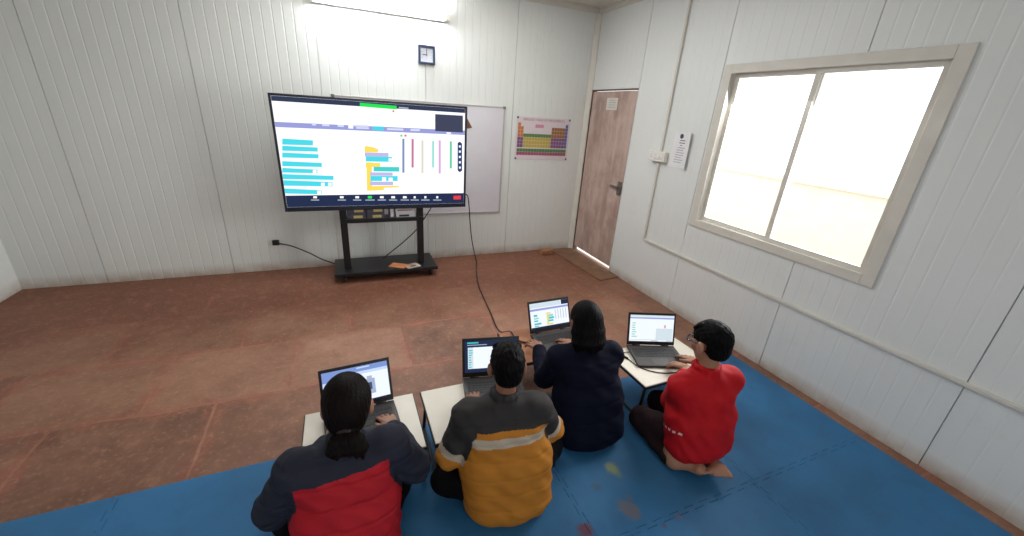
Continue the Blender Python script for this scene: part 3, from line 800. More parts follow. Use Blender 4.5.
# ------------------------------------------------------------------ laptops
LW, LD = 0.33, 0.235
LS = {n: emit('laptop_' + n, c, s) for n, c, s in [
    ('white', (236, 243, 250), 1.0), ('blue', (124, 148, 208), 1.0), ('softblue', (196, 214, 246), 1.0), ('greyblue', (160, 176, 206), 1.0), ('navy', (36, 46, 74), 1.0), ('teal', (70, 190, 200), 1.0),
    ('yellow', (226, 214, 110), 1.0), ('lav', (150, 156, 214), 1.0), ('pale', (206, 220, 228), 1.0), ('mint', (150, 206, 196), 1.0), ('line', (170, 180, 200), 1.0), ('ink', (70, 80, 110), 1.0), ('pink', (220, 160, 160), 1.0)]}
def laptop(x, y, rz, tilt, ui, label):
    t = empty('laptop', (x, y, TH), rz); tag(t, label, 'laptop', 'open black laptops')
    b = mb(M['deck']); b.box((-LW / 2, -LD / 2, 0.003), (LW / 2, LD / 2, 0.019), 0.004)
    b.use(M['black'])
    for sx in (-1, 1):
        for sy in (-1, 1): b.cyl((sx * .14, sy * .09, 0), (sx * .14, sy * .09, 0.0035), 0.008, 10)
    b.build('base', None, t)
    b = mb(M['key'])
    for r in range(5):
        n = 14
        for c in range(n):
            if r == 4 and 4 <= c <= 8: continue
            w_ = 0.29 / n; x0 = -0.145 + c * w_; y0 = 0.075 - r * 0.0195
            b.box((x0 + .001, y0 - .017, 0.019), (x0 + w_ - .001, y0, 0.0208))
    b.box((-0.145 + 4 * .29 / 14, 0.075 - 4 * .0195 - .017, 0.019), (-0.145 + 9 * .29 / 14 - .001, 0.075 - 4 * .0195, 0.0208))
    b.build('keyboard', None, t)
    mb(M['pad']).box((-0.055, -0.105, 0.0188), (0.05, -0.04, 0.0196), 0.0003).build('touchpad', None, t)
    # lid
    lid = mb(M['black'])
    LH = 0.225
    mt = Matrix.Translation((0, LD / 2 - 0.006, 0.019)) @ Matrix.Rotation(-tilt, 4, 'X')
    lid.box((-LW / 2, 0.0, 0.004), (LW / 2, 0.008, LH), 0.003, 2, mt)
    for sx in (-1, 1): lid.cyl(mt @ Vector((sx * .10 - .025, 0.003, 0.002)), mt @ Vector((sx * .10 + .025, 0.003, 0.002)), 0.006, 10)
    lo = lid.build('lid', None, t)
    s = MB(); s.use(LS[ui[0]])
    s.box((-0.152, -0.0012, 0.030), (0.152, -0.0001, LH - 0.016), 0, 2, mt)
    for i, (c, x0, z0, x1, z1) in enumerate(ui[1]):   # fractions of the display
        s.use(LS[c]); yy = -0.0015 - 0.00004 * i
        fx = lambda u: -0.152 + 0.304 * u
        fz = lambda v: 0.030 + (LH - 0.046) * v
        s.quad([mt @ Vector(p) for p in ((fx(x0), yy, fz(z0)), (fx(x1), yy, fz(z0)), (fx(x1), yy, fz(z1)), (fx(x0), yy, fz(z1)))])
    s.build('screen', None, lo)
    return t
rnd = random.Random(4)
uiA = ('softblue', [('blue', 0, .86, 1, 1), ('softblue', .52, .94, .72, .975), ('blue', 0, .72, .35, .86), ('white', .36, .0, 1, .78), ('pale', .05, .1, .33, .66), ('greyblue', .62, .18, .78, .60), ('line', .66, .60, .74, .68), ('ink', .67, .3, .73, .5), ('navy', 0, 0, 1, .035)])
uiB = ('navy', [('white', .06, .12, .90, .80), ('teal', .05, .92, .26, .965), ('greyblue', .05, .86, .42, .885), ('pale', .06, .12, .16, .80)] +
       [('teal', .075, .16 + i * .075, .075 + .04 + .04 * rnd.random(), .195 + i * .075) for i in range(8)])
uiC = ('white', [('pale', 0, .82, .8, 1), ('lav', 0, .70, 1, .78), ('navy', .82, .82, 1, 1), ('navy', 0, 0, 1, .07), ('teal', .08, .48, .17, .56), ('mint', .08, .38, .2, .44), ('teal', .08, .28, .18, .34), ('teal', .08, .16, .26, .23), ('teal', .08, .09, .2, .13),
                 ('yellow', .40, .52, .52, .58), ('mint', .42, .42, .58, .5), ('teal', .45, .32, .6, .40), ('yellow', .41, .12, .46, .5), ('teal', .45, .22, .58, .29), ('yellow', .41, .1, .56, .15)] +
       [('line', .64 + .07 * i, .28, .655 + .07 * i, .66) for i in range(5)])
uiD = ('white', [('pale', 0, .94, 1, 1), ('lav', 0, .86, 1, .92), ('greyblue', .03, .87, .3, .91), ('pale', 0, .04, 1, .07), ('greyblue', .5, .01, .66, .035), ('greyblue', .85, .01, .98, .035), ('pink', .78, .52, .82, .64), ('pale', .6, .04, .98, .5)] +
       [('mint', .05, .16 + i * .085, .05 + .06 + .08 * rnd.random(), .2 + i * .085) for i in range(7)])
laptop(-0.012, 1.586, 0.075, 0.40, uiA, 'open laptop with blue-topped page, facing the girl in red and navy')
laptop(0.668, 1.632, -0.19, 0.36, uiB, 'open laptop with dark-framed page, facing the boy in mustard and charcoal')
laptop(1.268, 1.985, 0.03, 0.40, uiC, 'open laptop mirroring the coding lesson, on the brown table')
laptop(1.795, 1.625, -0.34, 0.30, uiD, 'open laptop with mostly white page, facing the child in red fleece')
b = mb(M['cable']); b.tube([(1.655, 1.72, TH + .008), (1.62, 1.735, TH + .006), (1.585, 1.72, TH + .005), (1.60, 1.66, TH + .004), (1.60, 1.60, TH + .004), (1.63, 1.53, TH + .004), (1.70, 1.475, TH + .004), (1.78, 1.455, TH + .004), (1.88, 1.435, TH + .004)], 0.003)
b.cyl((1.582, 1.705, TH + .007), (1.596, 1.665, TH + .007), 0.007, 10)
tag(b.build('charger_cable'), 'thin black charger cable curling beside the laptop on the right white table', 'cable')

# ------------------------------------------------------------------ people: signed-distance bodies meshed with surface nets
class Field:
    def __init__(s, lo, hi, res):
        s.lo = np.array(lo, float); s.res = res
        s.n = np.ceil((np.array(hi) - s.lo) / res).astype(int) + 1
        s.F = np.full(s.n, 1.0, np.float32)
    def sub(s, lo, hi):
        a = np.clip(np.floor((np.array(lo) - s.lo) / s.res).astype(int), 0, s.n); b = np.clip(np.ceil((np.array(hi) - s.lo) / s.res).astype(int) + 1, 0, s.n)
        if (b <= a).any(): return None
        ax = [s.lo[i] + s.res * np.arange(a[i], b[i]) for i in range(3)]
        return tuple(slice(a[i], b[i]) for i in range(3)), np.meshgrid(*ax, indexing='ij')
    def _merge(s, sl, d, k):
        f = s.F[sl]; d = d.astype(np.float32)
        if k <= 0: s.F[sl] = np.minimum(f, d); return
        h = np.clip(0.5 + 0.5 * (f - d) / k, 0, 1)
        s.F[sl] = f * (1 - h) + d * h - k * h * (1 - h)
    def cone(s, a, b, r1, r2=None, k=0.02):
        r2 = r1 if r2 is None else r2
        a = np.array(a, float); b = np.array(b, float); R = max(r1, r2) + k + 3 * s.res
        q = s.sub(np.minimum(a, b) - R, np.maximum(a, b) + R)
        if q is None: return
        sl, (X, Y, Z) = q
        d = b - a; L2 = max(d @ d, 1e-9)
        t = np.clip(((X - a[0]) * d[0] + (Y - a[1]) * d[1] + (Z - a[2]) * d[2]) / L2, 0, 1)
        D = np.sqrt((X - a[0] - t * d[0]) ** 2 + (Y - a[1] - t * d[1]) ** 2 + (Z - a[2] - t * d[2]) ** 2) - (r1 + (r2 - r1) * t)
        s._merge(sl, D, k)
    def chain(s, pts, rs, k=0.02):
        for i in range(len(pts) - 1): s.cone(pts[i], pts[i + 1], rs[i], rs[i + 1], k)
    def ell(s, c, r, fr=None, k=0.01):
        c = np.array(c, float); r = np.array(r, float); R = r.max() + k + 3 * s.res
        q = s.sub(c - R, c + R)
        if q is None: return
        sl, (X, Y, Z) = q
        X = X - c[0]; Y = Y - c[1]; Z = Z - c[2]
        if fr is not None:
            X, Y, Z = [X * fr[i][0] + Y * fr[i][1] + Z * fr[i][2] for i in range(3)]
        k0 = np.sqrt((X / r[0]) ** 2 + (Y / r[1]) ** 2 + (Z / r[2]) ** 2); k1 = np.sqrt((X / r[0] ** 2) ** 2 + (Y / r[1] ** 2) ** 2 + (Z / r[2] ** 2) ** 2) + 1e-9
        s._merge(sl, k0 * (k0 - 1) / k1, k)
    def grid(s):
        return np.meshgrid(*[s.lo[i] + s.res * np.arange(s.n[i]) for i in range(3)], indexing='ij')
    def mesh(s, name, org):
        F = s.F; neg = F < 0
        c = np.zeros(s.n - 1, np.uint8)
        offs = [(i, j, k) for i in (0, 1) for j in (0, 1) for k in (0, 1)]
        S_ = lambda A, o: A[o[0]:A.shape[0] - 1 + o[0], o[1]:A.shape[1] - 1 + o[1], o[2]:A.shape[2] - 1 + o[2]]
        for o in offs: c += S_(neg, o)
        idx = np.argwhere((c > 0) & (c < 8))
        vid = np.full(c.shape, -1, np.int32); vid[tuple(idx.T)] = np.arange(len(idx))
        acc = np.zeros((len(idx), 3)); n = np.zeros(len(idx))
        for o in offs:
            for ax in range(3):
                if o[ax]: continue
                o2 = list(o); o2[ax] = 1
                fa = F[tuple((idx + o).T)]; fb = F[tuple((idx + o2).T)]
                m = (fa < 0) != (fb < 0)
                t = np.where(m, fa / np.where(m, fa - fb, 1), 0)
                p = np.array(o, float)[None].repeat(len(idx), 0); p[:, ax] += t
                acc += p * m[:, None]; n += m
        V = (idx + acc / n[:, None]) * s.res + s.lo - np.array(org)
        Q = []
        for ax in range(3):
            sl0 = [slice(None)] * 3; sl1 = [slice(None)] * 3; sl0[ax] = slice(0, -1); sl1[ax] = slice(1, None)
            A = neg[tuple(sl0)]; B = neg[tuple(sl1)]
            e = np.argwhere(A != B); u, v = (ax + 1) % 3, (ax + 2) % 3
            ok = (e[:, u] > 0) & (e[:, v] > 0) & (e[:, u] < s.n[u] - 1) & (e[:, v] < s.n[v] - 1); e = e[ok]
            sg = A[tuple(e.T)]
            def cell(du, dv):
                q = e.copy(); q[:, u] -= du; q[:, v] -= dv; return vid[tuple(q.T)]
            q = np.stack([cell(1, 1), cell(0, 1), cell(0, 0), cell(1, 0)], 1)
            q[~sg] = q[~sg][:, ::-1]; Q.append(q)
        Q = np.concatenate(Q)
        me = bpy.data.meshes.new(name)
        me.vertices.add(len(V)); me.vertices.foreach_set('co', V.astype(np.float32).ravel())
        me.loops.add(len(Q) * 4); me.loops.foreach_set('vertex_index', Q.astype(np.int32).ravel())
        me.polygons.add(len(Q)); me.polygons.foreach_set('loop_start', (np.arange(len(Q)) * 4).astype(np.int32)); me.polygons.foreach_set('loop_total', np.full(len(Q), 4, np.int32))
        me.update(calc_edges=True)
        me.polygons.foreach_set('use_smooth', np.ones(len(Q), bool))
        C = (V[Q].mean(1)) + np.array(org)
        return me, C

def unit(v): v = np.array(v, float); return v / np.linalg.norm(v)
def hand(F, w, d, n, side, curl=0.25, sc=0.98, spread=1.0):
    d = unit(d); n = np.array(n, float); n = unit(n - d * (n @ d)); t = -np.cross(d, n) if side < 0 else np.cross(d, n)
    w = np.array(w, float)
    kn = []
    for i in range(4):
        off = (0.026 - 0.0175 * i) * spread
        base = w + t * off * 0.45 + d * 0.012
        k = w + sc * (t * off + d * (0.076, 0.080, 0.076, 0.067)[i])
        F.cone(base, k, 0.0125, 0.0098, 0.012); kn.append(k)
        L = sc * (0.040, 0.044, 0.041, 0.032)[i]; ang = 0.0; p = k
        for j in range(3):
            ang += curl * (0.7, 1.2, 0.9)[j] + 0.03 * i
            q = p + (d * math.cos(ang) + n * math.sin(ang) + t * (0.10 - 0.07 * i) * spread) * L
            F.cone(p, q, 0.0088 - .0006 * j, 0.0082 - .0008 * j, 0.003); p = q; L *= 0.68
    th = [w + sc * (t * .018 + d * .02), w + sc * (t * .040 + d * .046 + n * .006), w + sc * (t * .050 + d * .072 + n * .012), w + sc * (t * .050 + d * .094 + n * .018)]
    F.chain(th, [0.014, 0.0105, 0.0095, 0.0075], 0.006)
def foot(F, a, d, up, L=0.2):
    a = np.array(a, float); d = unit(d); up = unit(np.array(up, float)); s = np.cross(d, up)
    heel = a - d * .035 - up * .03; ball = a + d * (L * .55) - up * .035
    F.cone(a, heel, .034, .03, .02); F.cone(heel, ball, .028, .024, .03); F.cone(a, ball, .034, .02, .03)
    F.cone(ball + s * .022, ball - s * .022, .022, .02, .02)
    for i in range(5):
        o = (0.032 - 0.016 * i); p = ball + s * o; q = p + d * (0.05 - 0.006 * i) - up * .004
        F.cone(p, q, .012 if i else .014, .0085 if i else .012, .006)

def person(P):
    base = np.array([P['base'][0], P['base'][1], 0.0]); f = unit((*P['fwd'], 0)); r = np.array([f[1], -f[0], 0]); u = np.array([0, 0, 1.0])
    W = lambda a, b, c: base + r * a + f * b + u * c
    res = 0.0042
    root = empty('person', tuple(base)); tag(root, P['label'], 'person', 'children seated at laptops')
    J = P['J'](W)
    H_ = J['head']; hf = unit(J['hf']); hr = unit(np.cross(hf, u)); hu = np.cross(hr, hf)
    roll = J.get('hroll', 0.0)
    hr, hu = hr * math.cos(roll) + hu * math.sin(roll), -hr * math.sin(roll) + hu * math.cos(roll)
    HF = (hr, hf, hu); s = P.get('hs', 1.0)
    h = lambda a, b, c: H_ + s * (a * hr + b * hf + c * hu)
    allp = np.array([v for k, v in J.items() if k not in ('hf', 'hroll', 'sleeve', 'hdL', 'hdR', 'hnL', 'hnR', 'fdL', 'fdR', 'fuL', 'fuR') for v in [np.array(v)]])
    lo = allp.min(0) - .24; hi = allp.max(0) + .24; lo[2] = MZ - 0.02
    # ---------------- body
    F = Field(lo, hi, res)
    pv, ch, nk = J['pelvis'], J['chest'], J['neck']
    for sx in (-1, 1):
        F.cone(pv + sx * .05 * r, pv * .5 + ch * .5 + sx * .045 * r, .085, .078, .03)
        F.cone(pv * .5 + ch * .5 + sx * .045 * r, ch + sx * .06 * r, .078, .082, .03)
        sh = J['shL'] if sx < 0 else J['shR']
        F.cone(ch + sx * .05 * r, sh, .07, .046, .03); F.cone(nk - u * .02, sh, .045, .042, .03)
    F.cone(nk - u * .04, h(0, -.012, -.05), .046, .042, .025)
    for sd in 'LR':
        sx = -1 if sd == 'L' else 1
        F.chain([J['sh' + sd], J['el' + sd], J['wr' + sd]], [.043, .034, .023], .012)
        hand(F, J['wr' + sd], J['hd' + sd], J['hn' + sd], sx, P.get('curl', .28))
        hip = pv + sx * .075 * r
        F.chain([hip, J['kn' + sd], J['an' + sd]], [.078, .05, .032], .015)
        foot(F, J['an' + sd], J['fd' + sd], J['fu' + sd])
    F.ell(h(0, -.012, .025), s * np.array((.066, .084, .078)), HF, .005)
    F.ell(h(0, .026, -.04), s * np.array((.052, .055, .066)), HF, .02)
    F.ell(h(0, .055, -.09), s * np.array((.02, .018, .016)), HF, .02)
    F.cone(h(0, .078, .002), h(0, .097, -.028), .007 * s, .011 * s, .010)
    for sx in (-1, 1):
        F.ell(h(sx * .011, .087, -.031), s * np.array((.008, .009, .007)), HF, .005)
        F.ell(h(sx * .028, .070, .020), s * np.array((.022, .010, .007)), HF, .010)
        F.ell(h(sx * .029, .0685, .008), s * np.array((.0145, .0115, .0055)), HF, .003)
        F.ell(h(sx * .034, .060, -.028), s * np.array((.020, .018, .018)), HF, .015)
        F.ell(h(sx * .076, -.010, -.010), s * np.array((.011, .018, .031)), HF, .005)
        F.ell(h(sx * .071, -.004, -.036), s * np.array((.007, .009, .010)), HF, .006)
    F.ell(h(0, .079, -.052), s * np.array((.021, .008, .006)), HF, .004)
    F.ell(h(0, .078, -.063), s * np.array((.018, .008, .007)), HF, .004)
    X, Y, Z = F.grid(); F.F = np.maximum(F.F, (MZ + .001 - Z)).astype(np.float32)
    me, C = F.mesh('body', base)
    me.materials.append(M[P['skin']]); me.materials.append(M['lip'])
    q = C - H_; lipm = (np.abs(q @ hr) < .021 * s) & (np.abs(q @ hu + .057 * s) < .010 * s) & (q @ hf > .079 * s)
    me.polygons.foreach_set('material_index', lipm.astype(np.int32))
    link('body', me, root)
    # ---------------- eyes, brows
    def small(name, m, fn, parent=root, rs=.002):
        G = Field(H_ - .16, H_ + .16, rs); fn(G); me, C = G.mesh(name, base); me.materials.append(m); return link(name, me, parent), me, C
    for sx in (-1, 1):
        e, me_, C_ = small('eye', M['eyew'], lambda G: G.ell(h(sx * .029, .068, .001), s * np.array((.0125, .0118, .0068)), HF, 0))
        me_.materials.append(M['iris']); qq = C_ - h(sx * .029, .068, .0)
        me_.polygons.foreach_set('material_index', ((np.abs(qq @ hr) ** 2 + np.abs(qq @ hu) ** 2 < (.0055 * s) ** 2) & (qq @ hf > 0)).astype(np.int32))
        small('eyebrow', M[P['hair']], lambda G: G.chain([h(sx * .013, .081, .0235), h(sx * .029, .078, .027), h(sx * .046, .066, .0215)], [.003, .0035, .002], .002))
    # ---------------- hair
    G = Field(H_ - np.array((.2, .2, .34)), H_ + .18, .0035)
    P['hairfn'](G, h, HF, s, W)
    X, Y, Z = G.grid(); qx = [X - H_[0], Y - H_[1], Z - H_[2]]
    a = (qx[0] * hr[0] + qx[1] * hr[1] + qx[2] * hr[2]) / s; b_ = (qx[0] * hf[0] + qx[1] * hf[1] + qx[2] * hf[2]) / s; c = (qx[0] * hu[0] + qx[1] * hu[1] + qx[2] * hu[2]) / s
    cut = P['haircut'](a, b_, c) * s
    G.F = np.maximum(G.F, cut).astype(np.float32)
    th = np.arctan2(a, -b_)
    G.F += (0.0007 * np.sin(th * P.get('strands', 34) + 3 * np.sin(c * 40)) + .0006 * np.sin(th * 61 + c * 60)).astype(np.float32)
    if P.get('tuft'): G.F += (.0022 * np.sin(a * 150 + 2 * np.sin(c * 90)) * np.sin(b_ * 130 + 2 * np.sin(a * 80)) * np.clip((c + .05) / .05, 0, 1)).astype(np.float32)
    me, _ = G.mesh('hair', base); me.materials.append(M[P['hair']]); link('hair', me, root)
    # ---------------- trousers
    T = Field(lo, hi, res)
    T.cone(pv - .04 * r, pv + .04 * r, .098, .098, .03)
    for sd in 'LR':
        sx = -1 if sd == 'L' else 1
        hip = pv + sx * .075 * r
        T.cone(hip, J['kn' + sd], .085, .068, .02)
        a = J['kn' + sd]; b2 = J['an' + sd]
        T.cone(a, a + (b2 - a) * P.get('cuff', .88), .067, .050, .02)
    X, Y, Z = T.grid()
    T.F += (.003 * np.sin(X * 55 + Z * 30) * np.sin(Y * 60 - Z * 20)).astype(np.float32)
    T.F = np.maximum(T.F, (MZ + .002 - Z)).astype(np.float32)
    me, _ = T.mesh('trousers', base); me.materials.append(M[P['trousers']]); link('trousers', me, root)
    # ---------------- jacket
    K = Field(lo, hi, res)
    P['jacket'](K, J, r, f, u, W)
    X, Y, Z = K.grid()
    if P.get('quilt'):
        t = Z / P['quilt'] + .12 * np.sin(X * 9) + .1 * np.sin(Y * 11)
        K.F += (P.get('qa', .005) * np.exp(-(((t % 1) - .5) / .10) ** 2)).astype(np.float32)
    wr = P.get('wrinkle', .002)
    K.F += (wr * np.sin(X * 31 + Z * 52 + 2 * np.sin(Y * 23)) * np.sin(Y * 27 - Z * 15 + 2 * np.sin(X * 19)) + .25 * wr * np.sin(Z * 85 + X * 60 + 3 * np.sin(Y * 40))).astype(np.float32)
    K.F = np.maximum(K.F, (MZ + .003 - Z)).astype(np.float32)
    me, C = K.mesh(P['top'], base)
    for m in P['topmats']: me.materials.append(M[m])
    me.polygons.foreach_set('material_index', P['paint'](C, J, r, f, u, W).astype(np.int32))
    link(P['top'], me, root)
    if 'extra' in P: P['extra'](root, base, J, h, HF, s, small, W)
    return root

def arm_t(C, a, b):
    d = b - a; t = ((C - a) @ d) / (d @ d); t = np.clip(t, 0, 1); return t, np.linalg.norm(C - a - t[:, None] * d, axis=1)
def jacket(ft, fm, fb, hem, arm=(.068, .06, .046), depth=0.0, collar=.0):
    def fn(K, J, r, f, u, W):
        pv, ch, nk = J['pelvis'], J['chest'], J['neck']
        mid = pv * .5 + ch * .5
        K.cone(J['hem'] - .012 * f, mid - .008 * f, fb + .004, fb + .004, .05); K.cone(mid - .008 * f, ch - .004 * f, fb + .004, .105, .05)
        for sx in (-1, 1):
            K.cone(J['hem'] + sx * hem * r, mid + sx * fm * r, fb, fb + .002, .03)
            K.cone(mid + sx * fm * r, ch + sx * ft * r, fb + .002, .104, .03)
            sh = J['shL'] if sx < 0 else J['shR']
            K.cone(ch + sx * .05 * r, sh, .098, arm[0], .04); K.cone(nk - u * .035, sh, .066, arm[0] - .004, .04)
            sd = 'L' if sx < 0 else 'R'
            K.cone(J['sh' + sd], J['el' + sd], arm[0], arm[1], .02)
            a, b = J['el' + sd], J['wr' + sd]
            K.cone(a, a + (b - a) * J.get('sleeve', .93), arm[1], arm[2], .02)
        if collar:
            n = 14; ax = unit(J['head'] - nk)
            x = unit(np.cross(ax, f)); y = np.cross(x, ax)
            c = nk + ax * .005
            ring = [c + .053 * (math.cos(2 * math.pi * i / n) * x + math.sin(2 * math.pi * i / n) * y) for i in range(n + 1)]
            for lv in np.arange(-.02, collar, .012): K.chain([p + ax * lv for p in ring], [.012] * (n + 1), .008)
    return fn

def cap(G, h, HF, s, grow=.012):
    G.ell(h(0, -.014, .026), s * np.array((.068 + grow, .086 + grow, .079 + grow)), HF, 0)
def short_hair(G, h, HF, s, W):
    G.ell(h(0, -.014, .032), s * np.array((.075, .096, .084)), HF, 0); G.ell(h(0, -.050, -.022), s * np.array((.060, .046, .056)), HF, .015)
    for i, a in enumerate(np.linspace(-1.0, 1.0, 9)):
        G.cone(h(.05 * a, .02, .088), h(.058 * a + .006, .068 - .018 * abs(a), .068 + .004 * (i % 2)), .012 * s, .008 * s, .012)
def short_cut(a, b, c): return np.maximum(b - (.03 + .85 * c), np.maximum(-c - .066 + .15 * np.abs(a), np.where((np.abs(a) > .05) & (c < .014), b + .034, -1)))
# ------------------------------------------------------------------ the four children
A_ = lambda *v: np.array(v, float)
LZ = TH + 0.024

# boy in mustard and charcoal jacket
def J_boy(W):
    return dict(pelvis=W(0, -.01, .125), hem=W(0, -.03, .09), chest=W(-.025, .03, .40), neck=W(-.02, .065, .545), head=W(-.015, .085, .695), hf=A_(.25, 1, -.18), hroll=0.0,
                shL=W(-.18, .045, .485), shR=W(.125, .045, .485), elL=A_(.330, 1.275, .285), elR=A_(.812, 1.255, .31), wrL=A_(.505, 1.495, LZ + .042), wrR=A_(.71, 1.50, LZ + .042),
                hdL=A_(.25, 1, -.12), hdR=A_(-.15, 1, -.12), hnL=A_(0, 0, -1), hnR=A_(0, 0, -1),
                knL=A_(.322, 1.30, .11), knR=A_(.862, 1.325, .11), anL=W(.05, .24, .075), anR=W(-.06, .17, .07), fdL=A_(1, .2, -.1), fdR=A_(-1, .2, -.1), fuL=A_(0, .5, 1), fuR=A_(0, .5, 1))
def paint_boy(C, J, r, f, u, W):
    out = np.zeros(len(C))
    q = (C - J['chest']) @ r
    t = C[:, 2] - .012 * np.clip(1 - (q / .17) ** 2, 0, 1)
    zb = .462
    body = t < zb
    stripe = (t < zb - .022) & (t > zb - .06)
    out[body] = 1; out[stripe] = 2
    for sd in 'LR':
        sh, el, wr = J['sh' + sd], J['el' + sd], J['wr' + sd]
        side = ((C - J['pelvis']) @ r) * (-1 if sd == 'L' else 1)
        t1, d1 = arm_t(C, sh, el); t2, d2 = arm_t(C, el, wr)
        fore = (d2 < .062) & ((C - el) @ (wr - el) > 0)
        m = ((d1 < .095) & (side > .155)) | fore | (d2 < .064)
        out[m] = 0
        up = m & ~fore
        out[up & (t1 > .72)] = 2; out[up & (t1 > .88)] = 1
        out[fore & (t2 < .38)] = 1
    return out
person(dict(label='seated boy from behind in mustard and charcoal padded jacket, typing on a laptop', base=(.575, 1.19), fwd=(.15, .99), J=J_boy, hs=.97, tuft=1, skin='skin', hair='hair',
            hairfn=short_hair, haircut=short_cut, trousers='trouser_black', top='jacket', topmats=['char', 'mustard', 'stripe'], paint=paint_boy, quilt=.075, qa=.003, wrinkle=.004,
            jacket=jacket(.07, .088, .118, .085, (.066, .06, .046), collar=.035)))

# girl in red and navy jacket, low ponytail
def J_girl(W):
    return dict(pelvis=W(0, -.01, .125), hem=W(0, -.03, .10), chest=W(0.005, .04, .40), neck=W(.02, .06, .53), head=W(.04, .078, .682), hf=A_(.12, 1, -.30), hroll=0.0,
                shL=W(-.145, .045, .475), shR=W(.165, .05, .475), elL=W(-.25, .09, .275), elR=W(.268, .095, .275), wrL=A_(-.15, 1.47, LZ + .042), wrR=A_(.115, 1.47, LZ + .042),
                hdL=A_(.3, 1, -.12), hdR=A_(-.25, 1, -.12), hnL=A_(0, 0, -1), hnR=A_(0, 0, -1),
                knL=W(-.26, .22, .115), knR=W(.24, .25, .115), anL=W(.05, .24, .075), anR=W(-.06, .17, .07), fdL=A_(1, .2, -.1), fdR=A_(-1, .2, -.1), fuL=A_(0, .5, 1), fuR=A_(0, .5, 1))
def paint_girl(C, J, r, f, u, W):
    out = np.zeros(len(C)); out[C[:, 2] < .475 + .06 * ((C - J['pelvis']) @ r)] = 1
    for sd in 'LR':
        side = ((C - J['pelvis']) @ r) * (-1 if sd == 'L' else 1)
        d1 = arm_t(C, J['sh' + sd], J['el' + sd])[1]; d2 = arm_t(C, J['el' + sd], J['wr' + sd])[1]
        out[((d1 < .1) & (side > .158)) | (d2 < .07)] = 0
    return out
def hair_pony(G, h, HF, s, W):
    cap(G, h, HF, s, .013); G.ell(h(0, -.05, -.02), s * np.array((.066, .055, .07)), HF, .02)
    for a in (-.03, -.012, .006, .024, .04):
        G.chain([h(a * .4, -.085, -.062), h(a * .9, -.104, -.078), h(a * 1.25, -.108, -.105), h(a * 1.1 + .006, -.098, -.13 - .4 * abs(a + .01))], [.018, .025, .022, .006], .008)
def pony_cut(a, b, c): return np.maximum(b - (.045 + .8 * np.maximum(c, -.05)), np.where((b > -.07), -c - .085, -1))
def extra_girl(root, base, J, h, HF, s, small, W):
    small('hair_elastic', M['elastic'], lambda G: G.chain([h(.026 * math.cos(t), -.09 - .012 * math.sin(t), -.066 + .022 * math.sin(t)) for t in np.linspace(0, 2 * math.pi, 13)], [.006] * 13, .004))
person(dict(label='seated girl with low ponytail in red and navy padded jacket, nearest the camera', base=(-.092, 1.17), fwd=(-.03, 1), J=J_girl, skin='skin2', hair='hairb', hs=1.03,
            hairfn=hair_pony, haircut=pony_cut, trousers='trouser_black', top='jacket', topmats=['navy', 'red_puff'], paint=paint_girl, quilt=.08, wrinkle=.0045,
            jacket=jacket(.07, .075, .115, .07, (.068, .066, .046), collar=.03), extra=extra_girl))

# girl in dark navy jacket, loose hair
def J_dark(W):
    return dict(pelvis=W(0, -.01, .125), hem=W(0, -.03, .10), chest=W(-.01, .065, .40), neck=W(-.02, .10, .54), head=W(-.035, .125, .68), hf=A_(.10, 1, -.22), hroll=0.0,
                shL=W(-.17, .10, .475), shR=W(.135, .09, .475), elL=A_(.965, 1.62, .295), elR=A_(1.375, 1.60, .29), wrL=A_(1.035, 1.84, LZ + .05), wrR=A_(1.275, 1.83, LZ + .04),
                hdL=A_(-.08, 1, -.05), hdR=A_(-.1, 1, -.12), hnL=A_(0.15, 0, -1), hnR=A_(0, 0, -1),
                knL=A_(1.01, 1.58, .12), knR=W(.23, .23, .115), anL=W(.05, .24, .075), anR=W(-.06, .17, .07), fdL=A_(1, .2, -.1), fdR=A_(-1, .2, -.1), fuL=A_(0, .5, 1), fuR=A_(0, .5, 1))
def hair_loose(G, h, HF, s, W):
    cap(G, h, HF, s, .012)
    for a in np.linspace(-1.25, 1.25, 13):
        x = .072 * math.sin(a); y = -.014 - .082 * math.cos(a)
        G.chain([h(x * .9, y * .9, .03), h(x * 1.08, y, -.04), h(x * 1.14, y - .010, -.095), h(x * 1.04 + .004, y - .008 + .006 * math.sin(9 * a), -.135 - .012 * math.cos(5 * a))], [.02, .021, .019, .007], .010)
def loose_cut(a, b, c): return np.where(c > -.02, b - (.045 + .8 * c), np.where(np.abs(a) < .055, b - .02, b - .04))
person(dict(label='seated girl with loose shoulder-length hair in dark navy jacket, reaching to a laptop', base=(1.15, 1.415), fwd=(.12, .99), J=J_dark, skin='skin', hair='hair',
            hairfn=hair_loose, haircut=loose_cut, trousers='trouser_grey', top='jacket', topmats=['navyblack'], paint=lambda C, *a: np.zeros(len(C)), quilt=.085, qa=.003, wrinkle=.003,
            jacket=jacket(.065, .08, .118, .085, (.066, .056, .043), collar=.02)))

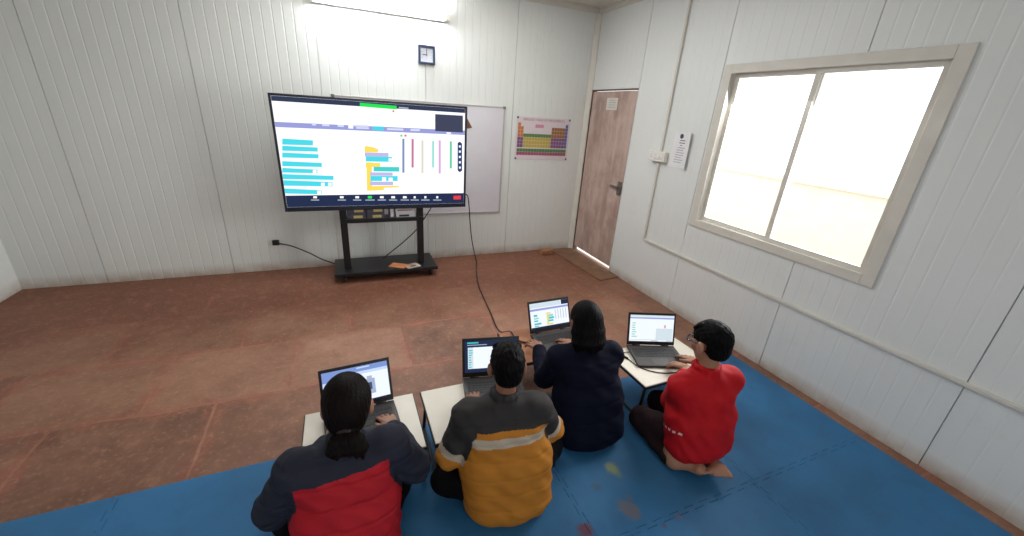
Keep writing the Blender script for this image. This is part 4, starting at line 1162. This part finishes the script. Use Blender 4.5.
# child in red fleece, glasses, kneeling
def J_red(W):
    return dict(pelvis=W(0, -.02, .175), hem=W(-.005, -.025, .175), chest=W(-.025, .01, .43), neck=W(-.035, .015, .57), head=W(-.045, .03, .725), hf=A_(.0, 1, -.20), hroll=0.0,
                shL=W(-.17, .005, .50), shR=W(.12, .01, .50), elL=A_(1.545, 1.225, .30), elR=W(.24, .13, .31), wrL=A_(1.80, 1.385, LZ + .056), wrR=A_(1.92, 1.42, LZ + .045),
                sleeve=.74, hdL=A_(-.03, 1, -.28), hdR=A_(.1, 1, -.15), hnL=A_(0, 0, -1), hnR=A_(0, 0, -1),
                knL=A_(1.495, 1.355, .08), knR=A_(1.69, 1.43, .085), anL=A_(1.468, 1.065, .058), anR=A_(1.655, 1.04, .055), fdL=A_(.46, -.88, -.06), fdR=A_(-.2, -1, -.08), fuL=A_(-.45, 0, -1), fuR=A_(.2, 0, -1))
def paint_red(C, J, r, f, u, W):
    out = np.zeros(len(C))
    for sd in 'LR':
        t, d = arm_t(C, J['el' + sd], J['wr' + sd])
        out[(d < .07) & (t > .60) & (t < .635)] = 1; out[(d < .07) & (t > .68) & (t < .71)] = 1
    q = C - J['pelvis']; a = q @ r; b = q @ f; z = C[:, 2]
    line = np.abs(z - (.285 - .35 * (b + .06))) < .006
    out[(a < -.06) & (b > -.06) & (b < .12) & line & (np.sin(b * 220) > -.2)] = 1
    return out
def extra_red(root, base, J, h, HF, s, small, W):
    def rim(G):
        for sx in (-1, 1):
            c = [h(sx * .031 + .024 * math.cos(t), .094 - .004 * abs(math.cos(t)), .000 + .017 * math.sin(t)) for t in np.linspace(0, 2 * math.pi, 17)]
            G.chain(c, [.0026] * 17, .001)
            G.chain([h(sx * .056, .090, .005), h(sx * .076, .05, .006), h(sx * .080, -.005, .004), h(sx * .077, -.022, -.012)], [.0026] * 4, .001)
        G.chain([h(-.008, .095, .004), h(.0, .0965, .007), h(.008, .095, .004)], [.0024] * 3, .001)
    g, _, _ = small('glasses', mat('blue_glasses_frame', (50, 60, 96), 0.3), rim)
    for sx in (-1, 1):
        small('lens', glass, lambda G: G.ell(h(sx * .031, .094, 0), s * np.array((.022, .0032, .015)), HF, 0), g, .0016)
person(dict(label='kneeling child in red fleece and glasses at the right-hand laptop, bare foot showing', base=(1.605, 1.085), fwd=(.10, .99), J=J_red, cuff=.9, tuft=1, curl=.2, skin='skin2', hair='hair',
            hairfn=short_hair, haircut=short_cut, trousers='trouser_brown', top='fleece', topmats=['redfleece', 'whiteprint'], paint=paint_red, quilt=0, wrinkle=.0035,
            jacket=jacket(.055, .072, .108, .078, (.062, .058, .042), collar=.035), extra=extra_red))
